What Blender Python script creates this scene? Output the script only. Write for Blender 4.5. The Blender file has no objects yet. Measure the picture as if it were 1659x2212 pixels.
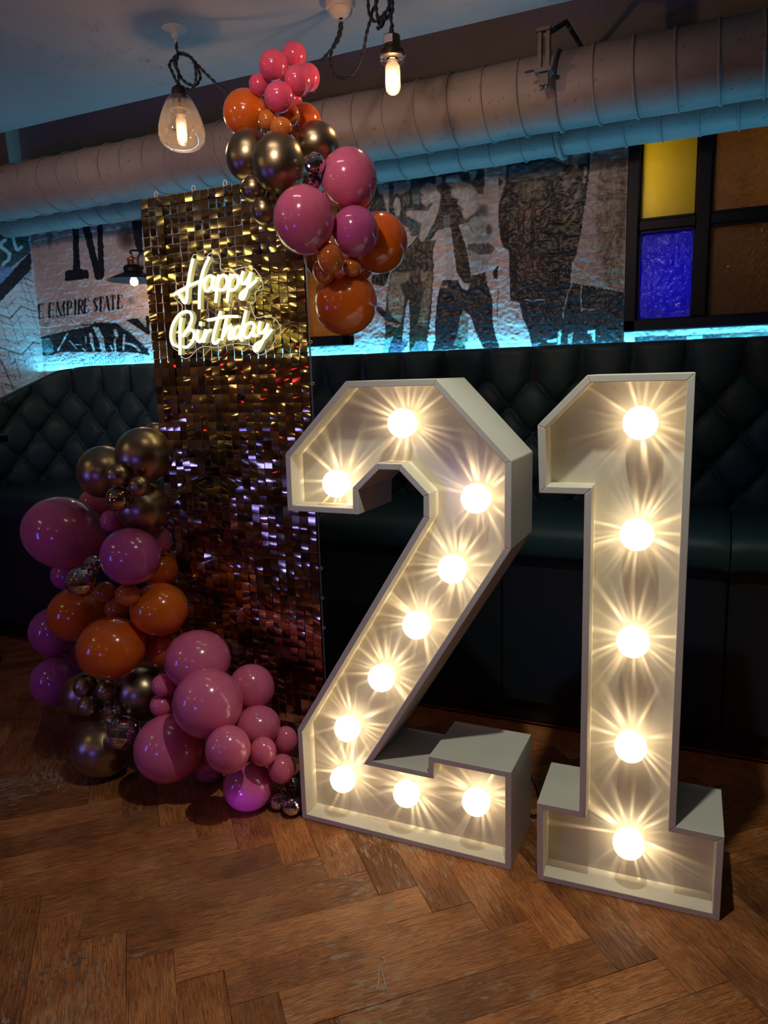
import bpy, math, random
import numpy as np
from mathutils import Vector, Matrix
random.seed(7); rng = np.random.default_rng(7)
S = bpy.context.scene; COL = S.collection
PI = math.pi

# ---------------------------------------------------------------- camera
IW, IH, FPX = 1659.0, 2212.0, 1594.95
H = 1.30                                   # eye height of the camera, metres
YAW, PIT, ROL = math.radians(24.571), math.radians(10.393), math.radians(-1.716)
Fv = np.array([-math.sin(YAW)*math.cos(PIT), math.cos(YAW)*math.cos(PIT), -math.sin(PIT)])
R0 = np.array([math.cos(YAW), math.sin(YAW), 0.0]); U0 = np.cross(R0, Fv)
Rv = R0*math.cos(ROL) + U0*math.sin(ROL); Uv = -R0*math.sin(ROL) + U0*math.cos(ROL)
EYE = np.array([0.0, 0.0, H])
cd = bpy.data.cameras.new('camera'); cam = bpy.data.objects.new('camera', cd); COL.objects.link(cam)
cam.matrix_world = Matrix(((Rv[0], Uv[0], -Fv[0], 0), (Rv[1], Uv[1], -Fv[1], 0), (Rv[2], Uv[2], -Fv[2], H), (0, 0, 0, 1)))
cd.sensor_fit = 'HORIZONTAL'; cd.sensor_width = 36.0; cd.lens = 36.0*FPX/IW; cd.clip_start = 0.02
S.camera = cam
def ray(x, y): return Fv + Rv*(x-IW/2)/FPX - Uv*(y-IH/2)/FPX
def on_y(x, y, Y): d = ray(x, y); return EYE + d*Y/d[1]           # surveyed point on a plane parallel to the back wall
def on_z(x, y, z=0.0): d = ray(x, y); return EYE + d*(z-H)/d[2]   # surveyed point at a height
def on_x(x, y, X): d = ray(x, y); return EYE + d*X/d[0]

# ---------------------------------------------------------------- world, exposure, lights
S.view_settings.view_transform = 'Standard'; S.view_settings.look = 'None'
S.view_settings.gamma = 1.0; S.view_settings.use_curve_mapping = False
S.view_settings.exposure = 0.0
w = bpy.data.worlds.new('world'); S.world = w; w.use_nodes = True
w.node_tree.nodes['Background'].inputs[0].default_value = (0.25, 0.32, 0.45, 1)
w.node_tree.nodes['Background'].inputs[1].default_value = 0.01
try:
    S.cycles.use_denoising = True; S.cycles.denoiser = 'OPENIMAGEDENOISE'
    S.cycles.max_bounces = 7; S.cycles.diffuse_bounces = 4; S.cycles.glossy_bounces = 4
    S.cycles.transmission_bounces = 5; S.cycles.transparent_max_bounces = 10
    S.cycles.caustics_reflective = False; S.cycles.caustics_refractive = False
    S.cycles.sample_clamp_indirect = 3.0; S.cycles.use_light_tree = True
except Exception: pass
def lamp(name, kind, loc, power, color, aim=None, **kw):
    l = bpy.data.lights.new(name, kind); l.energy = power; l.color = color
    for k, v in kw.items(): setattr(l, k, v)
    o = bpy.data.objects.new(name, l); COL.objects.link(o); o.location = loc
    if aim is not None:
        o.rotation_euler = (Vector(aim)-Vector(loc)).to_track_quat('-Z', 'Y').to_euler()
    return o
# ceiling downlight over the numbers (its hard shadows fall inside the "1")
lamp('ceiling_downlight', 'SPOT', (-0.26, 1.22, 2.37), 52, (0.95, 1.0, 0.86), aim=(-0.36, 1.42, 0), spot_size=math.radians(88), spot_blend=0.75, shadow_soft_size=0.022)
# LED strip on top of the banquette, behind its back, shining up the wall
lamp('led_strip_light', 'AREA', (-1.0, 3.165, 1.385), 16, (0.07, 0.58, 1.0), aim=(-1.0, 3.13, 3.0), shape='RECTANGLE', size=5.2, size_y=0.02)
# added fill spots, unseen, that brighten the mural and the upper garland
for x_ in (-2.75, -1.75, -0.8):
    lamp('mural_fill_spot', 'SPOT', (x_, 0.75, 2.34), 25, (1.0, 0.76, 0.66), aim=(x_-.25, 3.2, 1.72), spot_size=math.radians(60), spot_blend=0.8, shadow_soft_size=0.05)
# short ceiling strip above the balloons, party, room and added fill lights behind the photographer
lamp('ceiling_strip', 'AREA', (-1.05, 1.40, 2.385), 0.7, (1.0, 0.85, 0.70), aim=(-1.05, 1.40, 0), shape='RECTANGLE', size=0.30, size_y=0.02)
lamp('party_light_blue', 'AREA', (-1.45, -0.70, 0.62), 2.6, (0.14, 0.10, 1.0), aim=(-1.3, 1.8, 0.9), shape='RECTANGLE', size=0.13, size_y=0.07)
lamp('party_beam', 'SPOT', (-1.15, -0.30, 0.10), 90, (0.30, 0.06, 1.0), aim=(-1.235, 1.71, 0.035), spot_size=math.radians(5.0), spot_blend=0.8, shadow_soft_size=0.02)
lamp('party_light_red', 'AREA', (-2.6, -1.6, 1.7), 0.6, (1.0, 0.05, 0.08), aim=(-1.4, 1.9, 1.0), shape='RECTANGLE', size=0.16, size_y=0.10)
lamp('wall_fill_light', 'POINT', (-3.15, -0.75, 1.85), 1.7, (1.0, 0.66, 0.36), shadow_soft_size=0.05)  # added fill, lights the unseen left wall so the sequins mirror warm brown
lamp('bar_light', 'AREA', (-3.05, 0.15, 2.30), 0.9, (1.0, 0.93, 0.45), aim=(-1.5, 2.0, 1.8), shape='RECTANGLE', size=0.38, size_y=0.13)
lamp('bar_screen', 'AREA', (-2.95, -0.05, 0.78), 3.0, (0.13, 0.15, 1.0), aim=(-1.45, 2.0, 1.0), shape='RECTANGLE', size=0.13, size_y=0.55)
lamp('room_fill_light', 'POINT', (-1.9, -1.0, 2.1), 1.6, (1.0, 0.74, 0.50), shadow_soft_size=0.05)  # warm fill added behind the camera for general brightness and reflections
lamp('room_fill_light', 'POINT', (-0.3, -1.4, 2.1), 1.6, (1.0, 0.78, 0.58), shadow_soft_size=0.05)  # second added fill point, also out of view

# ---------------------------------------------------------------- helpers
def tag(o, label=None, cat=None, group=None, kind=None):
    if label: o['label'] = label
    if cat: o['category'] = cat
    if group: o['group'] = group
    if kind: o['kind'] = kind
    return o
def empty(name, loc, label=None, cat=None, group=None, kind=None):
    o = bpy.data.objects.new(name, None); COL.objects.link(o); o.location = tuple(float(v) for v in loc)
    o.empty_display_size = 0.05
    return tag(o, label, cat, group, kind)
def wloc(o):
    v = Vector((0, 0, 0))
    while o is not None: v += o.location; o = o.parent
    return v
class MB:
    def __init__(s): s.v = []; s.f = []
    def add(s, vs, fs):
        n = len(s.v); s.v += [tuple(map(float, p)) for p in vs]; s.f += [tuple(i+n for i in f) for f in fs]; return s
    def box(s, c, d, M=None):
        x, y, z = [k/2 for k in d]
        vs = [(sx*x, sy*y, sz*z) for sx in (-1, 1) for sy in (-1, 1) for sz in (-1, 1)]
        if M is not None: vs = [tuple(M @ Vector(p)) for p in vs]
        vs = [(p[0]+c[0], p[1]+c[1], p[2]+c[2]) for p in vs]
        return s.add(vs, [(0, 1, 3, 2), (4, 6, 7, 5), (0, 4, 5, 1), (2, 3, 7, 6), (0, 2, 6, 4), (1, 5, 7, 3)])
    def tube(s, pts, r, n=8, cap=True, closed=False):
        P = [Vector(tuple(map(float, p))) for p in pts]; m = len(P)
        rr = r if hasattr(r, '__len__') else [r]*m
        base = len(s.v); t0 = None; N = None
        for i in range(m):
            a = P[i-1] if (i > 0 or closed) else P[0]; b = P[(i+1) % m] if (i < m-1 or closed) else P[-1]
            t = (b-a); t = t.normalized() if t.length > 1e-9 else Vector((0, 0, 1))
            if N is None:
                N = t.cross(Vector((0, 0, 1)));
                if N.length < 1e-3: N = t.cross(Vector((1, 0, 0)))
                N.normalize()
            else:
                N = N - t*N.dot(t)
                if N.length < 1e-6: N = t.orthogonal()
                N.normalize()
            B = t.cross(N)
            for k in range(n):
                a_ = 2*PI*k/n; p = P[i] + (N*math.cos(a_) + B*math.sin(a_))*rr[i]; s.v.append(tuple(p))
        for i in range(m if closed else m-1):
            j = (i+1) % m
            for k in range(n): s.f.append((base+i*n+k, base+j*n+k, base+j*n+(k+1) % n, base+i*n+(k+1) % n))
        if cap and not closed:
            s.f.append(tuple(base+k for k in range(n))); s.f.append(tuple(base+(m-1)*n+k for k in reversed(range(n))))
        return s
    def lathe(s, prof, c=(0, 0, 0), n=24, M=None, cap=False):
        base = len(s.v); m = len(prof)
        for (r, z) in prof:
            for k in range(n):
                p = Vector((r*math.cos(2*PI*k/n), r*math.sin(2*PI*k/n), z))
                if M is not None: p = M @ p
                s.v.append((p[0]+c[0], p[1]+c[1], p[2]+c[2]))
        for i in range(m-1):
            for k in range(n): s.f.append((base+i*n+k, base+i*n+(k+1) % n, base+(i+1)*n+(k+1) % n, base+(i+1)*n+k))
        if cap:
            s.f.append(tuple(base+k for k in reversed(range(n)))); s.f.append(tuple(base+(m-1)*n+k for k in range(n)))
        return s
    def prism(s, poly, y0, y1):              # poly: (x,z) outline extruded along y
        n = len(poly); b = len(s.v)
        s.v += [(float(x), y0, float(z)) for x, z in poly] + [(float(x), y1, float(z)) for x, z in poly]
        s.f.append(tuple(b+i for i in range(n))); s.f.append(tuple(b+n+i for i in reversed(range(n))))
        for i in range(n): j = (i+1) % n; s.f.append((b+i, b+n+i, b+n+j, b+j))
        return s
    def mesh(s, name, off=(0, 0, 0)):
        me = bpy.data.meshes.new(name); me.from_pydata([(x-off[0], y-off[1], z-off[2]) for x, y, z in s.v], [], s.f); me.update(); return me
    def build(s, name, mat, parent=None, smooth=False, sharp=None, loc=None, recalc=True):
        off = wloc(parent) if parent is not None else (Vector(loc) if loc is not None else Vector((0, 0, 0)))
        me = s.mesh(name, off)
        if recalc:
            import bmesh
            bm = bmesh.new(); bm.from_mesh(me); bmesh.ops.recalc_face_normals(bm, faces=bm.faces); bm.to_mesh(me); bm.free()
        if mat: me.materials.append(mat)
        if smooth:
            me.polygons.foreach_set('use_smooth', [True]*len(me.polygons))
            if sharp is not None:
                try: me.set_sharp_from_angle(angle=math.radians(sharp))
                except Exception: pass
        o = bpy.data.objects.new(name, me); COL.objects.link(o)
        if parent is not None: o.parent = parent
        elif loc is not None: o.location = loc
        return o
def bevel(o, wd, seg=2):
    m = o.modifiers.new('bevel', 'BEVEL'); m.width = wd; m.segments = seg; m.limit_method = 'ANGLE'; m.angle_limit = math.radians(35)
    try: m.harden_normals = False
    except Exception: pass
    return o
def spline(pts, sub=6, closed=False):
    P = [np.array(p, float) for p in pts]; n = len(P); out = []
    rngi = range(n if closed else n-1)
    for i in rngi:
        p1, p2 = P[i], P[(i+1) % n]
        p0 = P[i-1] if (i > 0 or closed) else 2*p1-p2
        p3 = P[(i+2) % n] if (i+2 < n or closed) else 2*p2-p1
        for k in range(sub):
            t = k/sub
            out.append(0.5*((2*p1)+(-p0+p2)*t+(2*p0-5*p1+4*p2-p3)*t*t+(-p0+3*p1-3*p2+p3)*t**3))
    if not closed: out.append(P[-1])
    return out

# ---------------------------------------------------------------- materials
def mat(name, col=(.5, .5, .5), rough=.5, metal=0, **kw):
    m = bpy.data.materials.new(name); m.use_nodes = True; nt = m.node_tree; b = nt.nodes['Principled BSDF']
    b.inputs['Base Color'].default_value = (*col, 1); b.inputs['Roughness'].default_value = rough; b.inputs['Metallic'].default_value = metal
    for k, v in kw.items():
        k = {'spec': 'Specular IOR Level', 'coat': 'Coat Weight', 'coatr': 'Coat Roughness', 'sss': 'Subsurface Weight', 'sssr': 'Subsurface Radius',
             'em': 'Emission Color', 'ems': 'Emission Strength', 'trans': 'Transmission Weight', 'ior': 'IOR', 'sheen': 'Sheen Weight', 'ssss': 'Subsurface Scale', 'alpha': 'Alpha'}[k]
        if k == 'Emission Color': v = (*v, 1)
        b.inputs[k].default_value = v
    return m
def N(m, t, **kw):
    n = m.node_tree.nodes.new(t)
    for k, v in kw.items(): setattr(n, k, v)
    return n
def K(m, a, b): m.node_tree.links.new(a, b)
def P(m): return m.node_tree.nodes['Principled BSDF']
def noise(m, scale, detail=4, rough=.55, vec=None, dist=0):
    n = N(m, 'ShaderNodeTexNoise'); n.inputs['Scale'].default_value = scale; n.inputs['Detail'].default_value = detail
    n.inputs['Roughness'].default_value = rough; n.inputs['Distortion'].default_value = dist
    if vec is not None: K(m, vec, n.inputs['Vector'])
    return n
def ramp(m, fac, stops):
    r = N(m, 'ShaderNodeValToRGB'); cr = r.color_ramp
    while len(cr.elements) < len(stops): cr.elements.new(0.5)
    for e, (p, c) in zip(cr.elements, stops):
        e.position = p; e.color = (*c, 1) if len(c) == 3 else c
    K(m, fac, r.inputs[0]); return r
def bump(m, h, strength=.3, dist=.01, sock='Normal'):
    b = N(m, 'ShaderNodeBump'); b.inputs['Strength'].default_value = strength; b.inputs['Distance'].default_value = dist
    K(m, h, b.inputs['Height']); K(m, b.outputs[0], P(m).inputs[sock]); return b
def objco(m, scale=(1, 1, 1), rnd=False):
    tc = N(m, 'ShaderNodeTexCoord'); mp = N(m, 'ShaderNodeMapping'); mp.inputs['Scale'].default_value = scale
    src = tc.outputs['Object']
    if rnd:
        oi = N(m, 'ShaderNodeObjectInfo'); mu = N(m, 'ShaderNodeVectorMath', operation='MULTIPLY_ADD')
        cx = N(m, 'ShaderNodeCombineXYZ'); K(m, oi.outputs['Random'], cx.inputs[0]); K(m, oi.outputs['Random'], cx.inputs[1]); K(m, oi.outputs['Random'], cx.inputs[2])
        mu.inputs[1].default_value = (37, 91, 53); K(m, cx.outputs[0], mu.inputs[0]); K(m, src, mu.inputs[2]); src = mu.outputs[0]
    K(m, src, mp.inputs[0]); return mp.outputs[0]

def plaster(name, c1, c2, rough=.75, b=.25, sc=9):
    m = mat(name, c1, rough); v = objco(m); n = noise(m, sc, 6, .6, v)
    r = ramp(m, n.outputs[0], [(.3, c1), (.7, c2)]); K(m, r.outputs[0], P(m).inputs['Base Color'])
    n2 = noise(m, sc*9, 5, .6, v); bump(m, n2.outputs[0], b, .004); return m
M_ceiling = plaster('ceiling_paint', (.46, .40, .37), (.38, .33, .31), .8, .3, 2.5)
# water-stain rings on the ceiling paint
m = M_ceiling; v = objco(m, (1, 1, 1)); vo = N(m, 'ShaderNodeTexVoronoi'); vo.inputs['Scale'].default_value = 17; K(m, v, vo.inputs['Vector'])
rg = ramp(m, vo.outputs['Distance'], [(.20, (0, 0, 0)), (.25, (1, 1, 1)), (.30, (0, 0, 0))]); nm_ = noise(m, 1.6, 3, .6, v); rr_ = ramp(m, nm_.outputs[0], [(.50, (0, 0, 0)), (.60, (1, 1, 1))])
mu_ = N(m, 'ShaderNodeMix', data_type='RGBA', blend_type='MULTIPLY'); mu_.inputs[0].default_value = 1; K(m, rg.outputs[0], mu_.inputs[6]); K(m, rr_.outputs[0], mu_.inputs[7])
mx_ = N(m, 'ShaderNodeMix', data_type='RGBA'); K(m, mu_.outputs[2], mx_.inputs[0]); old = P(m).inputs['Base Color'].links[0].from_socket; K(m, old, mx_.inputs[6]); mx_.inputs[7].default_value = (.20, .20, .19, 1)
K(m, mx_.outputs[2], P(m).inputs['Base Color'])
M_upper = plaster('painted_upper_wall', (.58, .47, .42), (.48, .39, .35), .7, .4, 5)
M_darkwall = plaster('dark_wall', (.38, .28, .20), (.28, .20, .15), .6, .2, 4)
M_duct = plaster('duct_paint', (.34, .275, .25), (.28, .225, .21), .55, .35, 7)
m = M_duct; v = objco(m); n = noise(m, 55, 2, .5, v); r = ramp(m, n.outputs[0], [(.66, (1, 1, 1)), (.73, (.45, .38, .34))])
mx = N(m, 'ShaderNodeMix', data_type='RGBA', blend_type='MULTIPLY'); mx.inputs[0].default_value = .7; old = P(m).inputs['Base Color'].links[0].from_socket
K(m, old, mx.inputs[6]); K(m, r.outputs[0], mx.inputs[7]); K(m, mx.outputs[2], P(m).inputs['Base Color'])

def wood(name, rnd=True):
    m = mat(name, (.2, .09, .04), .40, coat=.10, coatr=.25, spec=.4); v = objco(m, (1, 1, 1), rnd)
    vs = N(m, 'ShaderNodeMapping'); vs.inputs['Scale'].default_value = (2.2, 16, 8); K(m, v, vs.inputs[0])
    n1 = noise(m, 1.6, 7, .62, vs.outputs[0], 1.6)                        # cathedral grain
    wv = N(m, 'ShaderNodeMath', operation='MULTIPLY'); wv.inputs[1].default_value = 11; K(m, n1.outputs[0], wv.inputs[0])
    fr = N(m, 'ShaderNodeMath', operation='FRACT'); K(m, wv.outputs[0], fr.inputs[0])
    gr = ramp(m, fr.outputs[0], [(0, (.30, .30, .30)), (.18, (.85, .85, .85)), (.75, (1, 1, 1)), (1, (.55, .55, .55))])
    vf = N(m, 'ShaderNodeMapping'); vf.inputs['Scale'].default_value = (18, 320, 60); K(m, v, vf.inputs[0])
    n2 = noise(m, 1, 3, .6, vf.outputs[0]); pore = ramp(m, n2.outputs[0], [(.36, (.35, .33, .33)), (.52, (1, 1, 1))])
    n3 = noise(m, 5, 5, .6, v); base = ramp(m, n3.outputs[0], [(.28, (.26, .078, .018)), (.5, (.48, .165, .045)), (.72, (.68, .28, .09))])
    a = N(m, 'ShaderNodeMix', data_type='RGBA', blend_type='MULTIPLY'); a.inputs[0].default_value = .80; K(m, base.outputs[0], a.inputs[6]); K(m, gr.outputs[0], a.inputs[7])
    b = N(m, 'ShaderNodeMix', data_type='RGBA', blend_type='MULTIPLY'); b.inputs[0].default_value = .75; K(m, a.outputs[2], b.inputs[6]); K(m, pore.outputs[0], b.inputs[7])
    oi = N(m, 'ShaderNodeObjectInfo'); hs = N(m, 'ShaderNodeHueSaturation'); mr = N(m, 'ShaderNodeMapRange'); mr.inputs[3].default_value = .72; mr.inputs[4].default_value = 1.28
    K(m, oi.outputs['Random'], mr.inputs[0]); K(m, mr.outputs[0], hs.inputs['Value']); K(m, b.outputs[2], hs.inputs['Color'])
    # worn grey patches and ingrained dirt where the varnish has gone
    tc = N(m, 'ShaderNodeTexCoord'); geo = N(m, 'ShaderNodeNewGeometry')
    nw = noise(m, 2.1, 6, .62, geo.outputs['Position']); vd = N(m, 'ShaderNodeMapping'); vd.inputs['Scale'].default_value = (22, 75, 10); K(m, v, vd.inputs[0]); nd = noise(m, 1, 4, .7, vd.outputs[0])
    ad = N(m, 'ShaderNodeMath', operation='MULTIPLY'); K(m, nw.outputs[0], ad.inputs[0]); K(m, nd.outputs[0], ad.inputs[1])
    wr = ramp(m, ad.outputs[0], [(.315, (0, 0, 0)), (.37, (1, 1, 1))])
    c = N(m, 'ShaderNodeMix', data_type='RGBA'); K(m, wr.outputs[0], c.inputs[0]); K(m, hs.outputs[0], c.inputs[6]); c.inputs[7].default_value = (.40, .27, .16, 1)
    sp = noise(m, 62, 3, .6, geo.outputs['Position']); nsp = noise(m, 3.3, 3, .5, geo.outputs['Position']); sm = N(m, 'ShaderNodeMath', operation='MULTIPLY'); K(m, sp.outputs[0], sm.inputs[0]); K(m, nsp.outputs[0], sm.inputs[1])
    sr = ramp(m, sm.outputs[0], [(.375, (0, 0, 0)), (.405, (1, 1, 1))])
    d = N(m, 'ShaderNodeMix', data_type='RGBA'); K(m, sr.outputs[0], d.inputs[0]); K(m, c.outputs[2], d.inputs[6]); d.inputs[7].default_value = (.13, .095, .07, 1)
    K(m, d.outputs[2], P(m).inputs['Base Color'])
    ro = ramp(m, nw.outputs[0], [(.35, (.26, .26, .26)), (.65, (.5, .5, .5))]); K(m, ro.outputs[0], P(m).inputs['Roughness'])
    hb = N(m, 'ShaderNodeMix', data_type='RGBA', blend_type='MULTIPLY'); hb.inputs[0].default_value = 1; K(m, gr.outputs[0], hb.inputs[6]); K(m, pore.outputs[0], hb.inputs[7])
    bump(m, hb.outputs[2], .7, .0014); return m
M_wood = wood('worn_oak')
M_subfloor = mat('subfloor', (.012, .008, .006), .9)
M_white = plaster('cream_painted_board', (.74, .69, .57), (.68, .63, .52), .42, .12, 6)
M_panelw = mat('white_back_panel', (.62, .565, .46), .22, spec=.45); v_ = objco(M_panelw); n_ = noise(M_panelw, 14, 3, .5, v_); bump(M_panelw, n_.outputs[0], .06, .004)
M_bulb = mat('bulb_glow', (1, .95, .85), .3, em=(1, .86, .62), ems=2.0)
M_bulbneck = mat('bulb_clear_collar', (.95, .95, .95), .08, spec=.8, trans=.85, ior=1.35)
M_socket = mat('bulb_socket', (.55, .53, .5), .4)
def latex(name, c, deep):
    m = mat(name, c, .16, coat=.6, coatr=.04, sss=.18, ssss=.03, spec=.5); m.node_tree.nodes['Principled BSDF'].inputs['Subsurface Radius'].default_value = (1, .4, .3)
    lw = N(m, 'ShaderNodeLayerWeight'); lw.inputs[0].default_value = .35
    v = objco(m); n = noise(m, 3, 3, .5, v); r = ramp(m, n.outputs[0], [(.3, c), (.75, deep)]); K(m, r.outputs[0], P(m).inputs['Base Color']); return m
M_bal = {'hp': latex('hot_pink_latex', (.90, .11, .20), (.82, .09, .18)), 'pk': latex('pink_latex', (.74, .16, .29), (.66, .13, .26)), 'ps': latex('rose_latex', (.80, .17, .28), (.72, .14, .25)),
         'mg': latex('magenta_latex', (.60, .11, .32), (.52, .09, .29)), 'or': latex('orange_latex', (.84, .17, .015), (.72, .13, .010)), 'os': latex('amber_latex', (.72, .21, .035), (.60, .16, .02)),
         'go': mat('chrome_gold', (.42, .33, .20), .30, 1.0), 'ch': mat('mirror_gold', (.55, .46, .30), .10, 1.0)}
g = M_bal['go']; v = objco(g); n = noise(g, 240, 2, .6, v); bump(g, n.outputs[0], .10, .0006)
M_sequin = mat('gold_sequin', (.80, .56, .20), .10, 1.0); m = M_sequin
oi = N(m, 'ShaderNodeObjectInfo'); geo = N(m, 'ShaderNodeNewGeometry')
rr = ramp(m, geo.outputs['Random Per Island'], [(0, (.22, .15, .08)), (.35, (.42, .29, .13)), (.7, (.62, .46, .20)), (1, (.78, .64, .34))]); K(m, rr.outputs[0], P(m).inputs['Base Color'])
M_mirror = mat('disco_mirror', (.86, .86, .90), .03, 1.0)
M_rose = mat('pale_grey_enamel', (.42, .41, .40), .45); M_core = mat('disco_core', (.05, .05, .06), .5)
M_black = mat('black_paint', (.006, .006, .009), .42, spec=.2); M_cord = mat('black_fabric_cord', (.008, .008, .009), .7)
M_brass = mat('aged_bronze', (.05, .035, .025), .38, .8); M_copper = mat('copper', (.62, .24, .10), .25, 1.0)
M_plastic = mat('cream_plastic', (.55, .42, .33), .45); M_metalgrey = mat('galvanised_steel', (.15, .125, .11), .55, .5)
def clear(name, tint=(1, 1, 1), gl=.12, rough=.03, haze=0):
    m = bpy.data.materials.new(name); m.use_nodes = True; nt = m.node_tree; nt.nodes.remove(nt.nodes['Principled BSDF'])
    o = [x for x in nt.nodes if x.type == 'OUTPUT_MATERIAL'][0]; t = nt.nodes.new('ShaderNodeBsdfTransparent'); t.inputs[0].default_value = (*tint, 1)
    g = nt.nodes.new('ShaderNodeBsdfGlossy'); g.inputs['Roughness'].default_value = rough; lw = nt.nodes.new('ShaderNodeLayerWeight'); lw.inputs[0].default_value = gl
    mx = nt.nodes.new('ShaderNodeMixShader'); nt.links.new(lw.outputs['Facing'], mx.inputs[0]); nt.links.new(t.outputs[0], mx.inputs[1]); nt.links.new(g.outputs[0], mx.inputs[2]); nt.links.new(mx.outputs[0], o.inputs[0])
    if haze:
        tr = nt.nodes.new('ShaderNodeBsdfTranslucent'); tr.inputs[0].default_value = (.9, .82, .8, 1); m2 = nt.nodes.new('ShaderNodeMixShader'); m2.inputs[0].default_value = haze
        nt.links.new(mx.outputs[0], m2.inputs[1]); nt.links.new(tr.outputs[0], m2.inputs[2]); nt.links.new(m2.outputs[0], o.inputs[0])
    return m
M_glass = clear('clear_glass', (.97, .93, .90), .33, .03, .045); M_acrylic = clear('clear_acrylic', (.98, .98, .98), .05, .16)
M_rim = mat('acrylic_edge', (.75, .78, .72), .2, spec=.8)
M_edge = mat('lit_acrylic_edge', (.75, .78, .72), .2, spec=.8, em=(1, .97, .75), ems=.30)
M_filament = mat('filament', (1, .8, .5), .4, em=(1, .62, .28), ems=60)
M_neon = mat('neon_tube', (1, 1, .9), .4, em=(1.0, .96, .50), ems=2.8); M_neonbody = mat('neon_silicone', (.80, .80, .50), .4, em=(.95, .88, .40), ems=.22)
M_leather = mat('dark_green_leather', (.021, .050, .056), .50, spec=.30); v = objco(M_leather); n = noise(M_leather, 160, 4, .6, v); bump(M_leather, n.outputs[0], .12, .0015)
M_leather2 = mat('dark_blue_leather', (.012, .018, .026), .42); M_button = mat('leather_button', (.02, .035, .04), .4)
M_plinth = mat('bench_plinth', (.010, .009, .010), .3)
M_led = mat('led_strip', (.6, .9, 1), .4, em=(.15, .75, 1), ems=6)
M_yellow = None

# ================================================================ ROOM
YW, XL, XR, YB, ZC, ZH, YE = 3.20, -3.62, 2.4, -2.6, 2.40, 2.95, 2.50
def struct(mb, name, m, **kw): o = mb.build(name, m, **kw); o['kind'] = 'structure'; return o
# floor: sub-floor slab plus herringbone blocks
fl = struct(MB().box(((XL+XR)/2, (YB+YW)/2, -.06), (XR-XL, YW-YB, .08)), 'floor', M_subfloor)
PH, PP, PL = math.radians(-2.0), .1472, .611
e1 = np.array([math.cos(PH), math.sin(PH)]); e2 = np.array([-math.sin(PH), math.cos(PH)]); O = np.array([-.658, 1.5766]); SS = PL/math.sqrt(2); PWd = PP/math.sqrt(2)
def frustum(p, mx=120, my=160):
    d = np.array([p[0], p[1], 0.0])-EYE; z = d@Fv
    if z < .1: return None
    x = IW/2+FPX*(d@Rv)/z; y = IH/2-FPX*(d@Uv)/z
    return (x, y) if (-mx < x < IW+mx and -my < y < IH+my) else None
def plank_mb(jit=0):
    a, b, t, bv = PL/2-.00025, PWd/2-.00025, .018, .0007
    vs = [(sx*a, sy*b, -t) for sx, sy in ((-1, -1), (1, -1), (1, 1), (-1, 1))] + [(sx*a, sy*b, -bv) for sx, sy in ((-1, -1), (1, -1), (1, 1), (-1, 1))] + [(sx*(a-bv), sy*(b-bv), 0) for sx, sy in ((-1, -1), (1, -1), (1, 1), (-1, 1))]
    fs = [(8, 9, 10, 11)] + [(i, (i+1) % 4, 4+(i+1) % 4, 4+i) for i in range(4)] + [(4+i, 4+(i+1) % 4, 8+(i+1) % 4, 8+i) for i in range(4)]
    return MB().add(vs, fs)
pme = plank_mb().mesh('plank'); pme.materials.append(M_wood); planks = []
for mrow in range(-7, 6):
    for n in range(-40, 40):
        base = O + e1*(n*PP) + e2*(2*SS*mrow)
        for d in (1, -1):
            if d == 1: c = base + e1*(PP/4) - e2*(PP/4) - (e1+e2)*(SS/2); ang = PH+PI/4
            else: c = base + e1*(PP*.75) - e2*(PP/4) + (-e1+e2)*(SS/2); ang = PH-PI/4
            if XL < c[0] < XR and YB < c[1] < YW: planks.append((c, ang))
vis = [(float(np.hypot(*c)), i) for i, (c, a) in enumerate(planks) if frustum(c, 380, 330) is not None and c[1] < 2.6]
vis.sort(); keep = {i for _, i in vis[:290]}; rest = MB(); pm = plank_mb(); c0, s0 = math.cos, math.sin
for i, (c, a) in enumerate(planks):
    z = random.uniform(-.0006, .0004)
    if i in keep:
        o = bpy.data.objects.new('plank', pme); COL.objects.link(o); o.parent = fl; o.location = (c[0], c[1], z); o.rotation_euler = (random.uniform(-.002, .002), 0, a+random.uniform(-.002, .002)+(PI if random.random() < .5 else 0))
    else: rest.add([(c[0]+x*c0(a)-y*s0(a), c[1]+x*s0(a)+y*c0(a), zz+z) for x, y, zz in pm.v], pm.f)
rest.build('parquet_blocks', M_wood, fl)['kind'] = 'stuff'
struct(MB().box(((XL+XR)/2, (YB+YE)/2, ZC+.05), (XR-XL, YE-YB, .1)), 'ceiling', M_ceiling)
struct(MB().box(((XL+XR)/2, YE-.03, ZC+.30), (XR-XL, .06, .50)), 'trim_1', M_upper)            # bulkhead face where the ceiling steps up
struct(MB().box(((XL+XR)/2, (YE+YW)/2, ZH+.03), (XR-XL, YW-YE+.2, .06)), 'trim_2', M_upper)
struct(MB().box((XR+.05, (YB+YW)/2, 1.45), (.1, YW-YB+.2, 3.1)), 'wall_right', M_darkwall)
struct(MB().box(((XL+XR)/2, YB-.05, 1.45), (XR-XL, .1, 3.1)), 'wall_front', M_darkwall)

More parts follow.
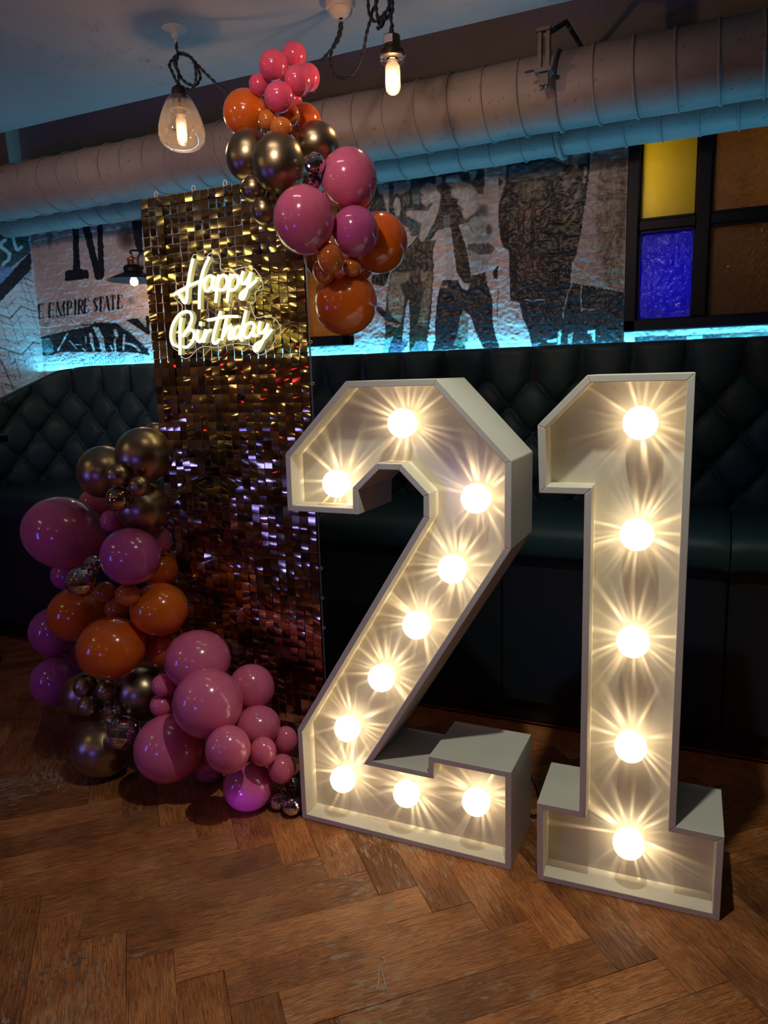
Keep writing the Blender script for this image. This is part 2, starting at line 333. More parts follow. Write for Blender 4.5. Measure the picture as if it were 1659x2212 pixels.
# ---------------- printed mural over rough whitewashed brick: relief mesh with one colour per vertex
def to_px(V):
    D = V-EYE; z = D@Fv
    return IW/2+FPX*(D@Rv)/z, IH/2-FPX*(D@Uv)/z
def vnoise(x, y, seed=0):
    xi = np.floor(x).astype(int); yi = np.floor(y).astype(int); fx = x-xi; fy = y-yi
    fx = fx*fx*(3-2*fx); fy = fy*fy*(3-2*fy)
    def h(a, b):
        n = (a*374761393 + b*668265263 + seed*1442695041) & 0x7fffffff
        n = ((n ^ (n >> 13))*1274126177) & 0x7fffffff
        return ((n ^ (n >> 16)) & 0xffff)/65535.0
    return (h(xi, yi)*(1-fx)+h(xi+1, yi)*fx)*(1-fy)+(h(xi, yi+1)*(1-fx)+h(xi+1, yi+1)*fx)*fy
def fbm(x, y, o=4, seed=0):
    s = 0; a = .5; t = 0
    for i in range(o): s = s+a*vnoise(x*2**i, y*2**i, seed+i*17); t += a; a *= .55
    return s/t
def inside(X, Y, poly):
    r = np.zeros(X.shape, bool); n = len(poly)
    for i in range(n):
        x1, y1 = poly[i]; x2, y2 = poly[(i+1) % n]
        if y1 == y2: continue
        c = ((y1 > Y) != (y2 > Y)) & (X < (x2-x1)*(Y-y1)/(y2-y1)+x1); r ^= c
    return r
class Paint:
    def __init__(s, X, Y, C): s.X, s.Y, s.C = X, Y, C
    def poly(s, pts, col, a=1.0, tex=0.0, seed=3, soft=0):
        xs = [p[0] for p in pts]; ys = [p[1] for p in pts]
        k = np.where((s.X >= min(xs)) & (s.X <= max(xs)) & (s.Y >= min(ys)) & (s.Y <= max(ys)))[0]
        if not len(k): return
        k = k[inside(s.X[k], s.Y[k], pts)]; c = np.array(col, float)[None, :]
        if tex: c = c*(1+tex*(fbm(s.X[k]/3.5, s.Y[k]/9, 4, seed)[:, None]-.5)*2)
        if soft:
            d = np.full(len(k), 1e9)
            for (x1, y1), (x2, y2) in zip(pts, pts[1:]+pts[:1]):
                dx, dy = x2-x1, y2-y1; t = np.clip(((s.X[k]-x1)*dx+(s.Y[k]-y1)*dy)/(dx*dx+dy*dy+1e-9), 0, 1); d = np.minimum(d, np.hypot(s.X[k]-x1-t*dx, s.Y[k]-y1-t*dy))
            a = (np.clip(d/soft, 0, 1)*a)[:, None]
        s.C[k] = s.C[k]*(1-a)+np.clip(c, 0, 1)*a
    def line(s, pts, wd, col, a=1.0):
        for (x1, y1), (x2, y2) in zip(pts[:-1], pts[1:]):
            k = np.where((s.X >= min(x1, x2)-wd) & (s.X <= max(x1, x2)+wd) & (s.Y >= min(y1, y2)-wd) & (s.Y <= max(y1, y2)+wd))[0]
            if not len(k): continue
            dx, dy = x2-x1, y2-y1; L = dx*dx+dy*dy+1e-9
            t = np.clip(((s.X[k]-x1)*dx+(s.Y[k]-y1)*dy)/L, 0, 1)
            d = np.hypot(s.X[k]-x1-t*dx, s.Y[k]-y1-t*dy); w_ = np.clip((wd/2-d)/.9+.5, 0, 1)*a
            s.C[k] = s.C[k]*(1-w_[:, None])+np.array(col, float)[None, :]*w_[:, None]
    def blob(s, cx, cy, rx, ry, col, a=.8):
        d = ((s.X-cx)/rx)**2+((s.Y-cy)/ry)**2; w_ = (np.clip(1-d, 0, 1)**.8*a)[:, None]; s.C[:] = s.C*(1-w_)+np.array(col, float)[None, :]*w_
def zc(ox, oy, k): return lambda pts: [(ox+x*k, oy+y*k) for x, y in pts]
za = zc(0, 460, .20494); zb = zc(800, 360, .18987); zd = zc(1060, 330, .20341); ze = zc(0, 470, .18083); zf = zc(60, 740, .16878)
BK = (.012, .012, .014); DB = (.035, .024, .018)
def paint_back(p):
    # ---- left: giant letters, line of text, vintage car
    p.blob(108, 515, 8, 30, (.08, .09, .10), .7)
    p.poly(za([(700, 90), (835, 80), (835, 330), (850, 585), (885, 600), (925, 600), (942, 640), (935, 690), (700, 722), (684, 700), (692, 622), (730, 600), (770, 598), (775, 400), (765, 165)]), BK)
    p.poly(za([(855, 90), (940, 90), (1035, 505), (1030, 90), (1088, 90), (1102, 600), (1098, 680), (1075, 708), (1035, 712), (1005, 690), (985, 600), (930, 380)]), BK)
    p.blob(275, 515, 27, 32, (.05, .02, .02), .95); p.poly(za([(1390, 80), (1500, 80), (1520, 720), (1400, 720), (1420, 520), (1470, 420), (1425, 330)]), BK)
    p.blob(306, 562, 6, 14, (.55, .48, .46), .9)
    T = []                                                     # serif capitals: x, then strokes in a unit cell
    G = {'E': [((.12, 0), (.12, 1), 9), ((.12, 0), (.85, 0), 4), ((.12, 1), (.9, 1), 4), ((.12, .5), (.65, .5), 4), ((.85, 0), (.85, .2), 3), ((.9, 1), (.9, .78), 3)],
         'M': [((.05, 0), (.05, 1), 3.5), ((.1, 0), (.5, .95), 8), ((.5, .95), (.85, 0), 3), ((.88, 0), (.88, 1), 8), ((-.05, 1), (.2, 1), 3), ((.7, 1), (1.0, 1), 3), ((-.05, 0), (.15, 0), 3)],
         'P': [((.15, 0), (.15, 1), 9), ((.15, 0), (.6, 0), 4), ((.6, 0), (.85, .14), 6), ((.85, .14), (.85, .4), 8), ((.85, .4), (.6, .53), 6), ((.6, .53), (.15, .53), 4), ((0, 1), (.35, 1), 3)],
         'I': [((.5, 0), (.5, 1), 9), ((.25, 0), (.75, 0), 3), ((.25, 1), (.75, 1), 3)],
         'R': [((.15, 0), (.15, 1), 9), ((.15, 0), (.6, 0), 4), ((.6, 0), (.82, .14), 6), ((.82, .14), (.8, .38), 8), ((.8, .38), (.5, .5), 6), ((.5, .5), (.15, .5), 4), ((.5, .5), (.95, 1), 8), ((0, 1), (.35, 1), 3)],
         'S': [((.8, .2), (.6, .02), 4), ((.6, .02), (.3, .06), 5), ((.3, .06), (.18, .25), 8), ((.18, .25), (.75, .68), 10), ((.75, .68), (.7, .92), 8), ((.7, .92), (.4, .99), 5), ((.4, .99), (.15, .78), 4), ((.8, 0), (.8, .2), 3)],
         'T': [((.5, 0), (.5, 1), 9), ((.02, 0), (.98, 0), 4), ((.02, 0), (.02, .2), 3), ((.98, 0), (.98, .2), 3), ((.28, 1), (.72, 1), 3)],
         'A': [((.5, 0), (.08, 1), 3.5), ((.5, 0), (.9, 1), 9), ((.25, .63), (.75, .63), 3), ((-.05, 1), (.2, 1), 3), ((.7, 1), (1.05, 1), 3)]}
    for ch, x0, x1 in (('E', 408, 468), ('E', 520, 578), ('M', 600, 690), ('P', 710, 768), ('I', 776, 816), ('R', 826, 884), ('E', 892, 946), ('S', 985, 1035), ('T', 1040, 1092), ('A', 1098, 1160), ('T', 1168, 1222), ('E', 1242, 1296)):
        for (a, b, w_) in G[ch]:
            q = []
            for (u, v) in (a, b):
                X = x0+(x1-x0)*u; top = 968-(X-400)*.118; q.append((X, top+v*(148-(X-400)*.008)))
            p.line(za(q), w_*.55, BK)
    p.line(za([(385, 975), (385, 1020)]), 1.6, BK)
    p.blob(283, 650, 8, 9, (.25, .22, .20), .8)
    for i in range(9): p.line(za([(1440+i*13, 993-i*2), (1447+i*13, 992-i*2)]), 1.2, (.12, .09, .09))
    p.poly(za([(330, 1290), (1580, 1090), (1650, 1620), (330, 1640)]), (.42, .50, .50), .6)
    p.poly(za([(400, 1310), (450, 1285), (740, 1215), (850, 1165), (950, 1150), (1230, 1160), (1340, 1220), (1450, 1320), (1560, 1430), (1580, 1500), (1400, 1470), (900, 1462), (620, 1468), (560, 1505), (430, 1500)]), BK, 1, .4)
    p.poly(za([(400, 1290), (700, 1215), (950, 1180), (950, 1195), (720, 1240), (430, 1310)]), (.5, .5, .45)); p.poly(za([(740, 1200), (850, 1168), (1000, 1152), (1000, 1162), (860, 1180), (755, 1218)]), (.55, .56, .5), .8)
    p.poly(za([(420, 1330), (520, 1320), (570, 1400), (575, 1470), (500, 1500), (430, 1440)]), (.12, .36, .38), .9, .5); p.blob(112, 728, 6, 9, (.02, .03, .03))
    for q, w_ in (([(715, 1275), (660, 1370), (615, 1450)], 3), ([(1000, 1210), (1060, 1340), (1085, 1465)], 6), ([(1030, 1210), (1085, 1330), (1110, 1470)], 4.5), ([(905, 1310), (910, 1370)], 3.5), ([(960, 1280), (975, 1380)], 7), ([(980, 1390), (990, 1450)], 5),
                  ([(1215, 1240), (1230, 1300)], 7), ([(1215, 1330), (1220, 1470)], 4), ([(1310, 1290), (1305, 1440)], 4.5), ([(1320, 1370), (1400, 1390), (1470, 1450)], 4), ([(740, 1350), (810, 1430)], 2), ([(1250, 1170), (1400, 1280), (1540, 1420)], 1.6), ([(800, 1385), (870, 1390)], 1.5), ([(1170, 1400), (1190, 1450)], 3), ([(880, 1430), (900, 1450)], 2.5)):
        p.line(za(q), w_, (.50, .56, .54))
    p.poly(za([(1330, 1130), (1440, 1105), (1575, 1235), (1550, 1275)]), BK); p.poly(za([(1540, 1088), (1572, 1082), (1582, 1275), (1545, 1282)]), BK); p.poly(za([(1460, 1110), (1540, 1100), (1545, 1220)]), (.35, .33, .28), .9)
    for q in ([(560, 1118), (600, 1100), (650, 1108)], [(680, 1103), (755, 1100)], [(455, 1190), (520, 1192)], [(470, 1168), (540, 1165)]): p.line(za(q), 1.6, BK)
    OUT = (.03, .16, .20)
    for q in ([(500, 270), (580, 245), (585, 290)], [(660, 240), (710, 215), (730, 290)], [(690, 225), (740, 285)], [(800, 200), (790, 290)], [(815, 290), (830, 215), (880, 175), (940, 190), (970, 240), (968, 280)], [(850, 285), (865, 240), (895, 222), (930, 240), (935, 280)],
              [(1000, 275), (1000, 180), (1060, 165), (1100, 200), (1100, 270)], [(1030, 272), (1032, 205), (1070, 200), (1078, 270)], [(1130, 265), (1130, 165), (1185, 165), (1180, 265)], [(1195, 200), (1250, 150)], [(1190, 265), (1250, 170)], [(1210, 262), (1260, 200)],
              [(1350, 195), (1400, 175), (1470, 160)], [(1350, 200), (1385, 250)], [(1400, 180), (1420, 250)], [(1440, 180), (1445, 245)], [(1475, 170), (1480, 245)]): p.line(zf(q), 1.7, OUT)
    # ---- right: men in work clothes and long coats (printed photograph)
    p.poly(zb([(-700, 230), (0, 200), (500, 130), (1100, 40), (1580, 0), (1460, 420), (1450, 900), (900, 850), (420, 980), (-700, 900)]), (.40, .40, .40), .35)
    tq, tqd, cr = (.40, .44, .43), (.07, .12, .13), (.50, .46, .43)
    p.poly(zb([(-500, 200), (220, 190), (470, 150), (760, 100), (1200, 30), (1300, 20), (1290, 310), (1180, 300), (1250, 600), (560, 780), (200, 560), (-500, 560)]), (.055, .06, .06), 1, .6)
    p.poly(zb([(70, 200), (215, 190), (215, 540), (190, 530), (140, 330), (80, 300)]), cr, 1, .3, 3, 2); p.poly(zb([(270, 190), (460, 160), (450, 270), (350, 320), (300, 300), (265, 330)]), tq, 1, .3); p.poly(zb([(290, 340), (330, 370), (350, 460), (330, 570), (290, 560), (260, 440)]), cr, 1, .3)
    p.poly(zb([(470, 260), (560, 240), (560, 430), (490, 430)]), (.18, .24, .23), .9); p.poly(zb([(560, 250), (640, 190), (740, 190), (740, 120), (830, 110), (820, 200), (760, 240), (810, 330), (800, 440), (740, 640), (600, 860), (560, 830), (540, 780), (580, 650), (400, 560), (400, 520), (450, 490), (660, 500), (700, 420), (640, 470), (580, 420)]), cr, 1, .35, 3, 3)
    p.poly(zb([(850, 110), (1010, 80), (1060, 170), (1150, 190), (1220, 270), (1250, 380), (1240, 500), (1100, 610), (1000, 560), (1050, 480), (970, 430), (990, 380), (910, 340), (920, 240), (860, 200)]), cr, 1, .35, 3, 4); p.poly(zb([(1120, 50), (1210, 40), (1200, 120), (1150, 170)]), tq, .9)
    p.poly(zb([(1000, 620), (1060, 700), (1170, 560), (1260, 560), (1310, 640), (1300, 760), (1400, 800), (1300, 870), (1250, 910), (1100, 880), (1040, 780)]), tq, 1, .4, 3, 4)
    p.poly(zb([(780, 240), (900, 210), (920, 340), (980, 400), (1060, 560), (1080, 620), (990, 620), (1050, 790), (1090, 900), (1150, 1240), (1130, 1330), (1060, 1320), (980, 1200), (940, 900), (910, 640), (870, 520), (740, 760), (660, 870), (600, 870), (720, 650), (790, 480), (820, 330)]), DB, 1, .5)
    p.poly(zb([(600, 870), (700, 680), (740, 700), (650, 860)]), (.05, .14, .18), .8); p.poly(zb([(830, 560), (900, 540), (910, 700), (960, 1290), (850, 1290), (860, 900)]), (.28, .34, .36), .45)
    p.blob(1043, 454, 16, 16, (.03, .04, .05), .95); p.blob(1056, 497, 8, 16, (.02, .03, .04), .95); p.poly(zb([(1100, 880), (1350, 870), (1420, 930), (1380, 990), (1250, 1000), (1120, 1010)]), (.05, .045, .04), .9, .5)
    p.poly(zb([(1110, 930), (1300, 1020), (1380, 1060), (1330, 1180), (1150, 1240)]), tq, .95, .5, 3, 4); p.poly(zb([(1390, 1200), (1455, 1120), (1450, 1285), (1400, 1270)]), DB); p.poly(zb([(1448, 1380), (1458, 1380), (1450, 1720), (1438, 1720)]), BK)
    p.poly(zb([(380, 600), (560, 650), (560, 790), (470, 790)]), tqd, .9); p.poly(zb([(410, 940), (550, 780), (580, 860), (750, 830), (715, 960), (720, 1200), (690, 1720), (650, 1960), (660, 2120), (440, 2120), (450, 1700), (435, 1490), (400, 1640), (370, 1900), (350, 2130), (140, 2130), (170, 1900), (180, 1500), (230, 1210), (350, 1100)]), (.045, .034, .022), 1, .6)
    p.poly(zb([(230, 1200), (480, 1180), (440, 1300), (350, 1350), (400, 1480), (390, 1640), (350, 1790), (250, 1740), (200, 1640), (180, 1450)]), (.36, .28, .19), .95, .7, 3, 5); p.poly(zb([(540, 1150), (620, 1180), (720, 1200), (700, 1500), (650, 1840), (520, 1800), (560, 1600), (600, 1400), (560, 1280)]), (.27, .19, .115), .95, .9, 4, 5)
    p.poly(zb([(20, 1240), (230, 1190), (160, 1360), (20, 1340)]), (.02, .018, .016)); p.poly(zb([(60, 1630), (90, 1580), (200, 1660), (330, 1790), (160, 1740)]), (.02, .03, .035))
    p.poly(zb([(170, 1750), (350, 1800), (310, 1830), (180, 1790)]), (.45, .34, .27)); p.poly(zb([(150, 1960), (260, 1930), (200, 2120), (145, 2120)]), (.35, .42, .36), .9); p.poly(zb([(250, 1960), (440, 1990), (360, 2120), (220, 2125)]), (.10, .10, .15), .9, .5); p.poly(zb([(520, 1980), (660, 1990), (650, 2110), (470, 2100)]), (.18, .18, .20), .9, .6)
    p.poly(zb([(820, 1290), (1000, 1290), (1040, 1380), (1110, 1410), (1150, 1240), (1310, 1200), (1330, 1330), (1390, 1500), (1390, 1750), (1420, 1900), (1480, 2070), (1290, 2080), (1190, 1850), (1140, 1700), (1060, 1640), (1020, 1720), (1000, 1900), (1100, 2080), (700, 2090), (740, 1980), (735, 1800), (760, 1500), (800, 1350)]), (.018, .017, .020), 1, .4)
    p.poly(zb([(1050, 1650), (1120, 1720), (1110, 1980), (1050, 2060), (950, 2030), (1000, 1850)]), (.12, .15, .11), .8, .7); p.poly(zb([(800, 1350), (880, 1355), (870, 1385), (800, 1375)]), (.4, .33, .28))
    # long dark coat
    p.poly(zd([(170, 110), (400, 80), (640, 60), (820, 130), (870, 130), (920, 170), (940, 60), (1060, 0), (1050, 220), (1000, 560), (950, 900), (900, 1120), (860, 1200), (850, 1360), (820, 1560), (560, 1560), (300, 1585), (210, 1575), (190, 1040), (130, 1000), (90, 860), (80, 560), (110, 460), (160, 300)]), (.022, .016, .015), 1, .4)
    p.poly(zd([(170, 130), (430, 90), (640, 60), (800, 130), (760, 270), (640, 260), (430, 280), (180, 300)]), (.19, .21, .25), .9, .4, 3, 7)
    p.poly(zd([(290, 290), (430, 270), (600, 290), (570, 490), (290, 510)]), (.16, .13, .085), .9, .8, 3, 9); p.poly(zd([(270, 520), (570, 500), (540, 700), (400, 720), (270, 690)]), (.10, .042, .034), .8, .8, 4, 9); p.poly(zd([(250, 1000), (640, 1000), (600, 1250), (300, 1420), (260, 1300)]), (.075, .032, .025), .8, .9, 5, 14)
    p.poly(zd([(370, 580), (410, 580), (390, 820), (350, 820)]), (.18, .11, .07), .7, .5, 6, 3); p.poly(zd([(820, 150), (890, 140), (930, 250), (860, 360), (790, 430), (740, 340), (780, 250)]), (.24, .20, .16), .95, .6, 7, 4)
    p.poly(zd([(940, 330), (950, 430), (870, 590), (790, 610), (880, 500)]), (.26, .205, .15), .95); p.poly(zd([(950, 540), (900, 690), (820, 785), (790, 770), (890, 650)]), (.25, .16, .08), .95); p.poly(zd([(860, 620), (790, 740), (730, 745)]), (.22, .14, .07), .9); p.poly(zd([(820, 180), (850, 160), (880, 200), (800, 250)]), (.04, .03, .02))
    p.poly(zd([(820, 30), (870, 20), (870, 130), (820, 120)]), (.22, .24, .30)); p.poly(zd([(900, 90), (1030, 10), (1020, 110), (920, 130)]), (.26, .26, .32), .9); p.poly(zd([(990, 150), (1020, 150), (1020, 230), (990, 260)]), (.35, .3, .27)); p.poly(zd([(980, 270), (1010, 270), (1010, 330), (985, 350)]), (.35, .3, .27))
    p.poly(zd([(105, 190), (165, 190), (160, 300), (110, 460), (80, 500), (85, 330), (140, 300)]), (.30, .30, .27), .9); p.poly(zd([(80, 260), (135, 300), (90, 370)]), BK)
    p.poly(zd([(300, 1585), (860, 1380), (1420, 1480), (1420, 2020), (440, 2060), (390, 1860), (340, 1750)]), (.020, .018, .020), 1, .6)
    # fawn smock at the right
    p.poly(zd([(1085, 0), (1460, 0), (1460, 300), (1430, 1100), (1415, 1480), (855, 1370), (900, 1120), (950, 900), (1010, 500)]), (.44, .34, .30), 1, .12)
    p.poly(zd([(1140, 60), (1460, 40), (1450, 700), (1420, 1200), (1400, 1430), (1200, 1400), (1120, 1100), (1100, 700)]), (.26, .19, .12), .85, 1.2, 9, 7); p.poly(zd([(1350, 60), (1460, 40), (1440, 900), (1330, 1300), (1360, 600)]), (.17, .11, .06), .8, 1.4, 5, 6)
    p.line(zd([(870, 1325), (1040, 1370), (1415, 1450)]), 1.3, (.08, .05, .04)); CR = (.42, .35, .28)
    p.line(zd([(895, 1120), (865, 1180), (858, 1330)]), 2, CR); p.line(zd([(870, 1380), (820, 1500), (775, 1680), (765, 1760)]), 2, CR); p.line(zd([(970, 1400), (955, 1520), (968, 1680)]), 2, CR)
    p.poly(zd([(1030, 1890), (1105, 1885), (1105, 2000), (1085, 1990), (1070, 1925), (1035, 1920)]), (.55, .58, .56)); p.poly(zd([(720, 1890), (755, 1880), (740, 2030), (710, 2030)]), (.40, .46, .40)); p.poly(zd([(590, 1990), (700, 1975), (700, 2010), (620, 2020)]), (.4, .46, .42)); p.poly(zd([(820, 1930), (880, 1900), (860, 2030), (820, 2030)]), (.28, .26, .20))
    for q, w_, c_, a_ in (([(300, 300), (310, 480)], 2, (.22, .18, .12), .7), ([(350, 280), (352, 500)], 2.5, (.24, .20, .14), .6), ([(400, 290), (395, 470)], 2, (.2, .16, .11), .6), ([(470, 290), (465, 470)], 2.5, (.22, .18, .13), .6), ([(530, 300), (520, 460)], 2, (.22, .18, .13), .6), ([(600, 300), (640, 460)], 3, (.03, .02, .02), .8), ([(720, 290), (670, 450)], 3, (.03, .02, .02), .8),
                          ([(300, 1420), (500, 1300), (660, 1240)], 1.5, (.16, .11, .08), .7), ([(240, 1500), (330, 1440), (500, 1400)], 2, (.14, .10, .07), .6), ([(200, 300), (340, 290), (430, 265), (640, 240)], 1.4, (.5, .5, .48), .8), ([(740, 220), (800, 215)], 1.2, (.5, .5, .5), .7), ([(370, 1560), (450, 1575), (570, 1555)], 1.8, (.45, .5, .55), .8), ([(980, 1660), (1060, 1668), (1150, 1655)], 1.6, (.5, .55, .6), .8)): p.line(zd(q), w_, c_, a_)
    for q, w_, c_, a_ in (([(560, 800), (480, 900), (430, 960)], 2, (.25, .22, .18), .7), ([(500, 1000), (480, 1060)], 1.5, (.3, .27, .22), .7), ([(600, 1250), (700, 1210)], 1.5, (.06, .045, .03), .8), ([(590, 1310), (700, 1280)], 1.5, (.06, .045, .03), .8), ([(590, 1390), (690, 1370)], 1.5, (.06, .045, .03), .8), ([(570, 1480), (680, 1450)], 1.3, (.06, .045, .03), .7), ([(600, 1600), (670, 1620)], 1.3, (.06, .045, .03), .7),
                          ([(240, 1350), (330, 1420), (350, 1560)], 2.5, (.10, .08, .05), .6), ([(200, 1560), (330, 1700)], 1.5, (.12, .09, .06), .7), ([(900, 230), (940, 330), (1000, 380)], 1.5, (.2, .24, .24), .8), ([(1050, 200), (1130, 240), (1120, 280)], 1.6, (.05, .06, .06), .8), ([(1040, 700), (1130, 600), (1200, 540)], 2, (.10, .12, .12), .8), ([(1120, 660), (1170, 750)], 2.5, (.07, .08, .08), .8), ([(580, 320), (600, 330)], 3, (.06, .05, .05), .9),
                          ([(1000, 1500), (1080, 1620)], 1.5, (.08, .08, .10), .6), ([(1180, 1300), (1200, 1700)], 1.2, (.06, .06, .08), .5), ([(640, 1700), (560, 1500)], 1.2, (.07, .05, .03), .7), ([(730, 540), (640, 800)], 1.5, (.7, .68, .62), .5), ([(1430, 1030), (1480, 1050), (1560, 1030)], 1.8, (.8, .85, .9), .8)): p.line(zb(q), w_, c_, a_)
    # strip under the window
    p.poly([(1372, 728), (1700, 715), (1700, 760), (1372, 775)], (.05, .05, .055), 1, .8); p.poly([(1483, 727), (1518, 724), (1518, 745), (1483, 748)], (.35, .42, .36)); p.poly([(1560, 724), (1700, 716), (1700, 722), (1560, 732)], (.22, .20, .16), .8)
def paint_left(p):
    p.poly([(-400, 400), (90, 400), (66, 600), (-400, 800)], (.30, .36, .44), .8)
    p.poly(ze([(-900, 200), (330, 200), (355, 410), (120, 600), (-900, 900)]), (.035, .075, .078), 1, .7); p.poly(ze([(-900, 560), (110, 590), (150, 640), (0, 800), (-900, 1500)]), (.16, .22, .38), .9, .4)
    L1 = (.42, .56, .58)
    s1 = [(60, 265), (15, 300), (5, 350), (50, 385), (110, 430), (100, 500), (40, 550), (30, 565)]; t1 = [(150, 200), (165, 300), (185, 370), (210, 385), (250, 350)]
    p.line(ze(s1), 8.5, BK); p.line(ze(s1), 7, L1); p.line(ze(t1), 8.5, BK); p.line(ze(t1), 6.5, L1)
    p.poly(ze([(-900, 1500), (0, 800), (355, 410), (375, 610), (0, 1005), (-900, 1900)]), (.018, .018, .024), 1, .3)
    D = (.03, .035, .05)
    for q, w_ in (([(-300, 1050), (0, 1160), (120, 1205), (245, 1060), (430, 1125)], 1.8), ([(-300, 1450), (0, 1555), (260, 1640), (395, 1490), (465, 1510)], 2.0), ([(0, 1240), (150, 1290), (265, 1160)], 1.0), ([(0, 1055), (75, 1085), (190, 955)], 1.0), ([(225, 950), (400, 1025)], 1.1), ([(270, 715), (395, 770)], 1.5), ([(300, 1155), (450, 1210)], .9),
                  ([(0, 1440), (220, 1515), (340, 1385)], 1.0), ([(0, 1635), (290, 1715), (410, 1590)], 1.0), ([(380, 1380), (460, 1405)], 1.0), ([(0, 1850), (260, 1920)], 1.1), ([(0, 1975), (180, 2020)], 1.2), ([(0, 1700), (60, 1820), (100, 1920), (150, 2040)], 2.4), ([(245, 770), (340, 1050)], .8), ([(290, 730), (410, 1075)], .8), ([(340, 650), (380, 670)], 1),
                  ([(0, 1180), (55, 1420), (120, 1540)], .8), ([(100, 1190), (150, 1300), (220, 1520)], .8), ([(190, 1150), (320, 1500)], .8), ([(40, 980), (110, 1150)], .7), ([(110, 920), (160, 1060)], .7), ([(370, 1110), (450, 1330)], .7), ([(80, 1570), (190, 1960)], .9), ([(150, 1600), (240, 1900)], .9), ([(270, 1640), (320, 1830)], .8), ([(340, 1560), (440, 1790)], .8), ([(0, 1980), (60, 2130)], .9),
                  ([(245, 770), (300, 790), (400, 835)], .9), ([(110, 1610), (150, 1590)], 1.8), ([(145, 1750), (185, 1720)], 2.2), ([(170, 1830), (210, 1805)], 1.2)): p.line(ze(q), w_*1.25, D)
def mural(name, axis, pos, u0, u1, z0, z1, step, painter, holes=()):
    nu = int((u1-u0)/step)+1; nz = int((z1-z0)/step)+1
    u = np.linspace(u0, u1, nu); z = np.linspace(z0, z1, nz); Ug, Zg = np.meshgrid(u, z); Ug = Ug.ravel(); Zg = Zg.ravel()
    # brick courses under many coats of paint
    ch, cw = .068, .215; wob = (fbm(Ug*3, Zg*3, 3, 5)-.5)*.03; row = np.floor((Zg+wob)/ch); fz = (Zg+wob)/ch-row; fx = (Ug+wob+row*cw*.5)/cw; fx = fx-np.floor(fx)
    groove = np.minimum(np.minimum(fz, 1-fz)*ch, np.minimum(fx, 1-fx)*cw); br = np.clip(groove/.009, 0, 1)**.7
    amp = np.clip((fbm(Ug*1.7, Zg*1.7, 3, 77)-.30)*2.6, .15, 1)
    big = fbm(Ug*26, Zg*40, 4, 11); fine = fbm(Ug*85, Zg*120, 3, 23)
    h = br*.0042*amp+(big-.5)*.0085+(fine-.5)*.0052*np.clip(1.9-(Zg-1.40)*2.2, .35, 1.8)
    V = np.zeros((len(Ug), 3)); V[:, 2] = Zg
    if axis == 'y': V[:, 0] = Ug; V[:, 1] = pos-h
    else: V[:, 1] = Ug; V[:, 0] = pos+h
    Vf = V.copy();
    if axis == 'y': Vf[:, 1] = pos
    else: Vf[:, 0] = pos
    D = (Vf-EYE); dz = D@Fv; ok = dz > .3; dz = np.where(ok, dz, 1)
    X = np.where(ok, IW/2+FPX*(D@Rv)/dz, -9999); Y = np.where(ok, IH/2-FPX*(D@Uv)/dz, -9999)
    X = X+(fbm(Ug*60, Zg*60, 2, 31)-.5)*1.0; Y = Y+(fbm(Ug*60, Zg*60, 2, 37)-.5)*1.0
    C = np.ones((len(Ug), 3))*np.array([.66, .53, .49]); C *= (1+(fbm(Ug*4, Zg*4, 4, 41)-.5)*.25)[:, None]
    painter(Paint(X, Y, C)); C *= (1+(fine-.5)*.22)[:, None]; C = np.clip(C, 0, 1)
    idx = np.arange(nu*nz).reshape(nz, nu); a, b, c, d = idx[:-1, :-1].ravel(), idx[:-1, 1:].ravel(), idx[1:, 1:].ravel(), idx[1:, :-1].ravel()
    F = np.stack([a, b, c, d], 1) if axis == 'y' else np.stack([a, d, c, b], 1)
    cu = (Ug[a]+Ug[c])/2; cz = (Zg[a]+Zg[c])/2; keepf = np.ones(len(F), bool)
    for (hx0, hx1, hz0, hz1) in holes: keepf &= ~((cu > hx0) & (cu < hx1) & (cz > hz0) & (cz < hz1))
    F = F[keepf]; me = bpy.data.meshes.new(name); me.vertices.add(len(V)); me.vertices.foreach_set('co', V.ravel().astype('f'))
    me.loops.add(len(F)*4); me.loops.foreach_set('vertex_index', F.ravel().astype('i')); me.polygons.add(len(F)); me.polygons.foreach_set('loop_start', (np.arange(len(F))*4).astype('i'))
    me.polygons.foreach_set('use_smooth', np.ones(len(F), bool)); me.update(calc_edges=True)
    at = me.color_attributes.new('print', 'FLOAT_COLOR', 'POINT'); at.data.foreach_set('color', np.c_[C, np.ones(len(C))].ravel().astype('f'))
    me.materials.append(M_mural); o = bpy.data.objects.new(name, me); COL.objects.link(o); return o
M_mural = mat('mural_print', (.5, .5, .5), .36, spec=.38); at_ = N(M_mural, 'ShaderNodeVertexColor', layer_name='print'); K(M_mural, at_.outputs[0], P(M_mural).inputs['Base Color'])
W1 = (-.371, .52, 1.447, 2.25); W2 = (-2.15, -1.592, 1.45, 2.25)
wb = mural('wall_back', 'y', YW, XL, 1.30, 1.30, 2.34, .0038, paint_back, [(W1[0]+.01, W1[1]-.01, W1[2]+.01, W1[3]-.01), (W2[0]+.01, W2[1]-.01, W2[2]+.01, W2[3]-.01)]); wb['kind'] = 'structure'
lo = MB(); lo.box(((XL+XR)/2, YW+.06, .65), (XR-XL, .12, 1.3)); lo.box(((XL+XR)/2, YW+.06, 2.34+.32), (XR-XL, .12, .64)); lo.box(((1.3+XR)/2, YW+.06, 1.82), (XR-1.3, .12, 1.04))
lo.build('upper_and_lower_wall', M_upper, wb)
wl = mural('wall_left', 'x', XL, 1.7, YW, .0, 2.40, .0050, paint_left); wl['kind'] = 'structure'
MB().box((XL-.05, (YB+1.7)/2, 1.45), (.1, 1.7-YB, 3.1)).build('plain_wall', M_darkwall, wl)
MB().box((XL-.05, (1.7+YW)/2, 2.67), (.1, YW-1.7, .54)).build('upper_wall', M_upper, wl)

